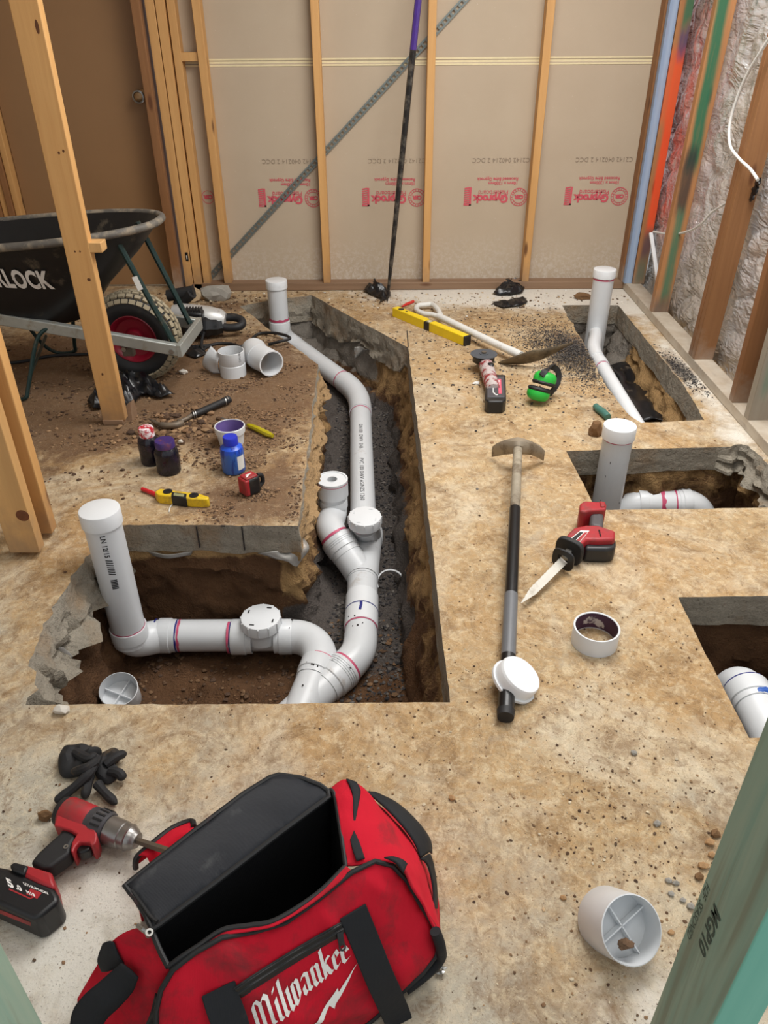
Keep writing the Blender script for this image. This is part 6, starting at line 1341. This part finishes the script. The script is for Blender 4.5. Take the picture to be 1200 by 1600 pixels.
GL = {'M': (1.28, [[(-.12, .12), (.0, .0), (.12, .12), (.12, 1.3), (.3, 1.55)], [(.3, 1.55), (.5, 1.35), (.5, .1)], [(.5, 1.3), (.75, 1.58), (.95, 1.38), (.95, .12), (1.08, .0)]]),
 'i': (.37, [[(.0, .92), (.1, 1.0), (.1, .12), (.22, .0)], [(.08, 1.32), (.12, 1.46)]]), 'l': (.37, [[(.1, 1.62), (.1, .12), (.22, .0)]]),
 'w': (.95, [[(.0, .92), (.1, 1.0), (.1, .12), (.22, -.02), (.42, .18)], [(.42, 1.0), (.42, .12), (.54, -.02), (.74, .22)], [(.62, 1.04), (.74, .92), (.74, .2)]]),
 'a': (.68, [[(.08, .82), (.2, 1.0), (.42, .88), (.42, .1), (.54, .0)], [(.42, .62), (.1, .42), (.1, .12), (.2, -.02), (.42, .18)]]),
 'u': (.69, [[(.0, .92), (.1, 1.0), (.1, .12), (.22, -.02), (.44, .18)], [(.32, 1.0), (.44, .9), (.44, .1), (.56, .0)]]),
 'k': (.66, [[(.1, 1.62), (.1, .0)], [(.12, .5), (.4, 1.02), (.5, .9)], [(.22, .6), (.4, .1), (.54, .0)]]),
 'e': (.55, [[(.12, .48), (.42, .7), (.3, 1.02), (.1, .86), (.1, .14), (.22, -.02), (.46, .2)]])}
tot = sum(GL[c][0] for c in 'Milwaukee'); sc_ = wd/tot; hsc = .0305; b = B(); xx = 0
for c in 'Milwaukee':
    for st_ in GL[c][1]:
        pp = []
        for p_, q_ in zip(st_, st_[1:]):
            m_ = max(1, int(math.hypot(q_[0]-p_[0], q_[1]-p_[1])/.15)); pp += [(p_[0]+(q_[0]-p_[0])*k/m_, p_[1]+(q_[1]-p_[1])*k/m_) for k in range(m_)]
        pp.append(st_[-1]); vs = []
        for px, py in pp:
            for s_ in (-.5, .5):
                X_, Y_ = xx+px+.2*s_, py+.13*s_; f_ = 1.08-.2*(X_/tot); vs.append(logo_point(X_*sc_+Y_*hsc*.22, Y_*hsc*f_, .0034))
        b.add(vs, [(2*k, 2*k+1, 2*k+3, 2*k+2) for k in range(len(pp)-1)])
    xx += GL[c][0]
b.build('lettering', M['white_print'], T, smooth=False)
bolt = [(660, 220), (612, 300), (546, 384), (541, 362), (470, 452), (362, 600), (300, 690), (345, 690), (400, 605), (490, 458), (521, 480), (529, 452), (560, 405), (615, 315)]
bp = densify([Vector(uv(PP(380+x/3.75, 1440+y/3.75, PA+PN_*.02, PN_))) for x, y in bolt], .004); n = len(bp); xs_ = [p.x for p in bp]; ys_ = [p.y for p in bp]
gx_, gy_ = np.meshgrid(np.arange(min(xs_), max(xs_), .005), np.arange(min(ys_), max(ys_), .005)); g = np.stack([gx_.ravel(), gy_.ravel()], 1); g = g[signed_dist(g, bp) > .0015]
cv, ce, cf, *_ = geometry.delaunay_2d_cdt(bp+[Vector(p) for p in g], [(i, (i+1) % n) for i in range(n)], [], 1, 1e-6)
b = B(); b.add([lift_uv(p.x, p.y, .0034) for p in cv], cf); b.build('bolt_mark', M['white_print'], T, smooth=False)
q = P(690, 1514, .006); b = B()
for k in range(5): b.blob(q+Vector((.004*(k % 3)-.004, .006*(k//2)-.006, .002*k)), (.006, .004, .003), k, 1, .5)
o = b.build('foil_scrap', M['steel']); tag(o, 'tiny silver foil scrap on the floor right of the bag', 'foil')

# ------------------------------------------------------------------ loose grit, gravel and clods
def pebbles(name, label, pos, rad, cols, seed=0, sub=1, flatn=.75, par=None):
    vs, fs = ico(sub); V = np.array([tuple(v) for v in vs], np.float32); F = np.array(fs, np.int32); n = len(pos); r = np.random.default_rng(seed)
    pos = np.asarray(pos, np.float32); rad = np.asarray(rad, np.float32); ang = r.uniform(0, 6.28, n)
    J = (V[None]*(1+r.uniform(-.28, .28, (n, len(V), 1))))*np.stack([r.uniform(.75, 1.35, n), r.uniform(.75, 1.2, n), r.uniform(.5, .95, n)*flatn], 1)[:, None]
    c, s = np.cos(ang)[:, None], np.sin(ang)[:, None]; X = J[..., 0]*c-J[..., 1]*s; Yv = J[..., 0]*s+J[..., 1]*c
    W = np.stack([X, Yv, J[..., 2]], -1)*rad[:, None, None]+pos[:, None]; W[..., 2] += rad[:, None]*.45*flatn
    me = bpy.data.meshes.new(name); me.from_pydata(W.reshape(-1, 3).tolist(), [], (F[None]+np.arange(n)[:, None, None]*len(V)).reshape(-1, 3).tolist())
    a = me.attributes.new('tone', 'FLOAT_COLOR', 'POINT'); cc = np.repeat(np.concatenate([cols, np.ones((n, 1))], 1), len(V), 0).astype(np.float32); a.data.foreach_set('color', cc.ravel())
    me.materials.append(PEB); o = bpy.data.objects.new(name, me); C.objects.link(o); o.parent = par or fl; return tag(o, label, None, kind='stuff')
m, t, bs = nt('pebble'); L(t, N(t, 'ShaderNodeAttribute', attribute_name='tone').outputs['Color'], bs.inputs['Base Color']); bs.inputs['Roughness'].default_value = .92; PEB = m
def tones(n, pal, r):
    pal = np.array([lin(*c) for c in pal]); return pal[r.integers(0, len(pal), n)]*r.uniform(.75, 1.2, (n, 1))
def on_slab(xy):
    k = np.ones(len(xy), bool)
    for r_ in RINGS: k &= signed_dist(xy, r_) < -.006
    return k
r = np.random.default_rng(11)
DIRT = [(92, 68, 48), (116, 88, 62), (136, 106, 78), (78, 58, 44), (150, 120, 88)]; GRAV = [(58, 54, 54), (80, 76, 74), (44, 42, 44), (104, 98, 92)]; TANP = [(176, 150, 116), (130, 104, 76), (200, 186, 160), (96, 76, 58)]
def field(n, cx, cy, sx, sy, rmin, rmax, pal, rot=0, seed=0, name='grit', label='', mound=0, sub=1, pw=2.2, clump=0):
    u, v = r.normal(0, sx, n), r.normal(0, sy, n); c, s = math.cos(rot), math.sin(rot); xy = np.stack([cx+u*c-v*s, cy+u*s+v*c], 1); k = on_slab(xy) & (xy[:, 0] < 1.44) & (xy[:, 1] < 4.66); xy = xy[k]; u, v = u[k], v[k]
    if clump:
        k = np.array([noise.fractal(Vector((p[0]*6, p[1]*6, 3)), 1, 2, 4)+.25*noise.noise(Vector((p[0]*30, p[1]*30, 1))) > -.05+.1*q_ for p, q_ in zip(xy, r.random(len(xy)))]); xy = xy[k]; u, v = u[k], v[k]
    rad = rmin+(rmax-rmin)*r.random(len(xy))**pw; z = mound*np.exp(-(u/sx)**2-(v/sy)**2)*r.random(len(xy))
    return pebbles(name, label, np.column_stack([xy, z]), rad, tones(len(xy), pal, r), seed, sub)
field(9000, -1.0, 3.35, .42, .48, .0018, .0085, DIRT, clump=1, name='soil_crumbs', label='brown soil crumbs strewn over the left slab around the barrow', sub=1)
field(5000, -.52, 2.75, .16, .42, .0015, .006, DIRT, clump=1, rot=.2, name='soil_crumbs', label='finer brown soil crumbs strewn round the tub and bottles')
field(2200, -.46, 2.28, .13, .10, .0015, .006, DIRT, clump=1, name='soil_crumbs', label='soil crumbs strewn around the tape measure by the slab corner')
field(420, -.86, 2.85, .09, .08, .003, .018, DIRT, name='soil_crumbs', label='coarse soil lumps by the claw hammer head', sub=1)
field(9000, .93, 3.62, .10, .22, .0012, .0042, GRAV, rot=.25, name='gravel', label='heap of fine dark gravel between shovel and far right pit', mound=.03)
field(2000, 1.38, 3.42, .04, .14, .0012, .004, GRAV, rot=.2, name='gravel', label='fine dark gravel along the right wall plate', mound=.015)
field(900, .55, 3.75, .30, .34, .002, .0065, GRAV+TANP[:1], name='gravel', label='scattered dark stone chips around shovel and spirit level')
field(420, .75, 3.15, .28, .3, .002, .006, GRAV+DIRT, name='gravel', label='scattered chips between ear muffs and middle riser')
field(1900, .45, 1.4, .45, .42, .0008, .0036, TANP+DIRT, name='grit', label='fine grit on the open floor right of the trench', pw=3)
field(900, -.25, 1.0, .45, .22, .0008, .0036, TANP+DIRT, name='grit', label='fine grit on the floor around the red bag', pw=3)
field(600, .5, .85, .16, .2, .001, .004, TANP+DIRT, name='grit', label='grit around the ribbed pipe cup', pw=2)
field(700, .3, 4.45, .9, .12, .002, .008, TANP+[(210, 206, 198)], name='grit', label='plaster grit along the back wall plate', pw=2)
field(500, -1.0, 4.45, .45, .14, .002, .010, TANP+DIRT, name='grit', label='rubble grit at the foot of the door', pw=2)
STONES = [(1118, 1305, .012, 0, 'brown stone against the green post, uppermost of the cluster'), (1108, 1318, .011, 1, 'tan stone second from the top of the cluster against the green post'), (1098, 1355, .011, 1, 'tan stone in the middle of the cluster against the green post'), (1092, 1372, .010, 0, 'brown stone lowest of the cluster touching the green post'), (1112, 1338, .009, 1, 'small tan stone tucked beside the green post above the middle one'), (1066, 1408, .007, 2, 'grey pebble right of the ribbed cup rim'), (1044, 1378, .008, 2, 'grey pebble just above the ribbed cup, left of a pair'), (1056, 1381, .008, 2, 'grey pebble just above the ribbed cup, right of a pair'), (1048, 1398, .007, 2, 'dark grey pebble between the pair and the cup rim'), (1079, 1418, .009, 2, 'grey stone near the green post, level with the cup opening'), (1048, 1458, .007, 1, 'tan pebble close right of the cup opening'), (1026, 1288, .009, 2, 'lone grey stone on pale floor far above the ribbed cup'), (880, 1404, .007, 1, 'lone tan pebble left of the ribbed cup'), (990, 1177, .008, 2, 'lone grey pebble below the purple stained ring'), (706, 1248, .009, 1, 'tan pebble right of the bag end strap')]
SM = [M['clod'], simple('tan_stone', (168, 132, 92), .85, var=.3), M['rubble']]
for sd, (px, py, rr_, pl_, lb_) in enumerate(STONES):
    q = P(px, py, 0); b = B(); b.blob(q+Vector((0, 0, rr_*.5)), (rr_, rr_*.8, rr_*.65), sd, 1, .4); o = b.build('stone', SM[pl_], sharp=10); tag(o, lb_, 'stone', 'small stones near the green post' if sd < 12 else None)
# gravel bed and clods down in the trench
def bed(h, n, x0, x1, y0, y1, rmin, rmax, pal, name, label, seed, inset=.03, test=None):
    xy = np.column_stack([r.uniform(x0, x1, n), r.uniform(y0, y1, n)]); xy = xy[signed_dist(xy, RINGS[h]) > inset]
    if test is not None: xy = xy[test(xy)]
    z = np.array([hole_floor(h, x_, y_) for x_, y_ in xy]); rad = rmin+(rmax-rmin)*r.random(len(xy))**2.5
    return pebbles(name, label, np.column_stack([xy, z]), rad, tones(len(xy), pal, r), seed, par=SOILS[h])
bed(0, 9000, -.4, .2, 1.75, 4.5, .003, .0085, GRAV, 'gravel', 'bed of fine dark gravel along the trench floor beside the pipe', 3, .07, lambda q_: (q_[:, 0] > -.26))
bed(0, 2200, -1.0, .2, 1.3, 2.15, .002, .010, DIRT[:2]+DIRT[3:4], 'soil_crumbs', 'loose brown soil on the floor of the left pit', 4, .03)
bed(2, 500, .7, 1.4, 2.2, 2.65, .003, .010, DIRT[:2]+DIRT[3:4], 'soil_crumbs', 'loose brown soil in the middle right pit', 5, .03)
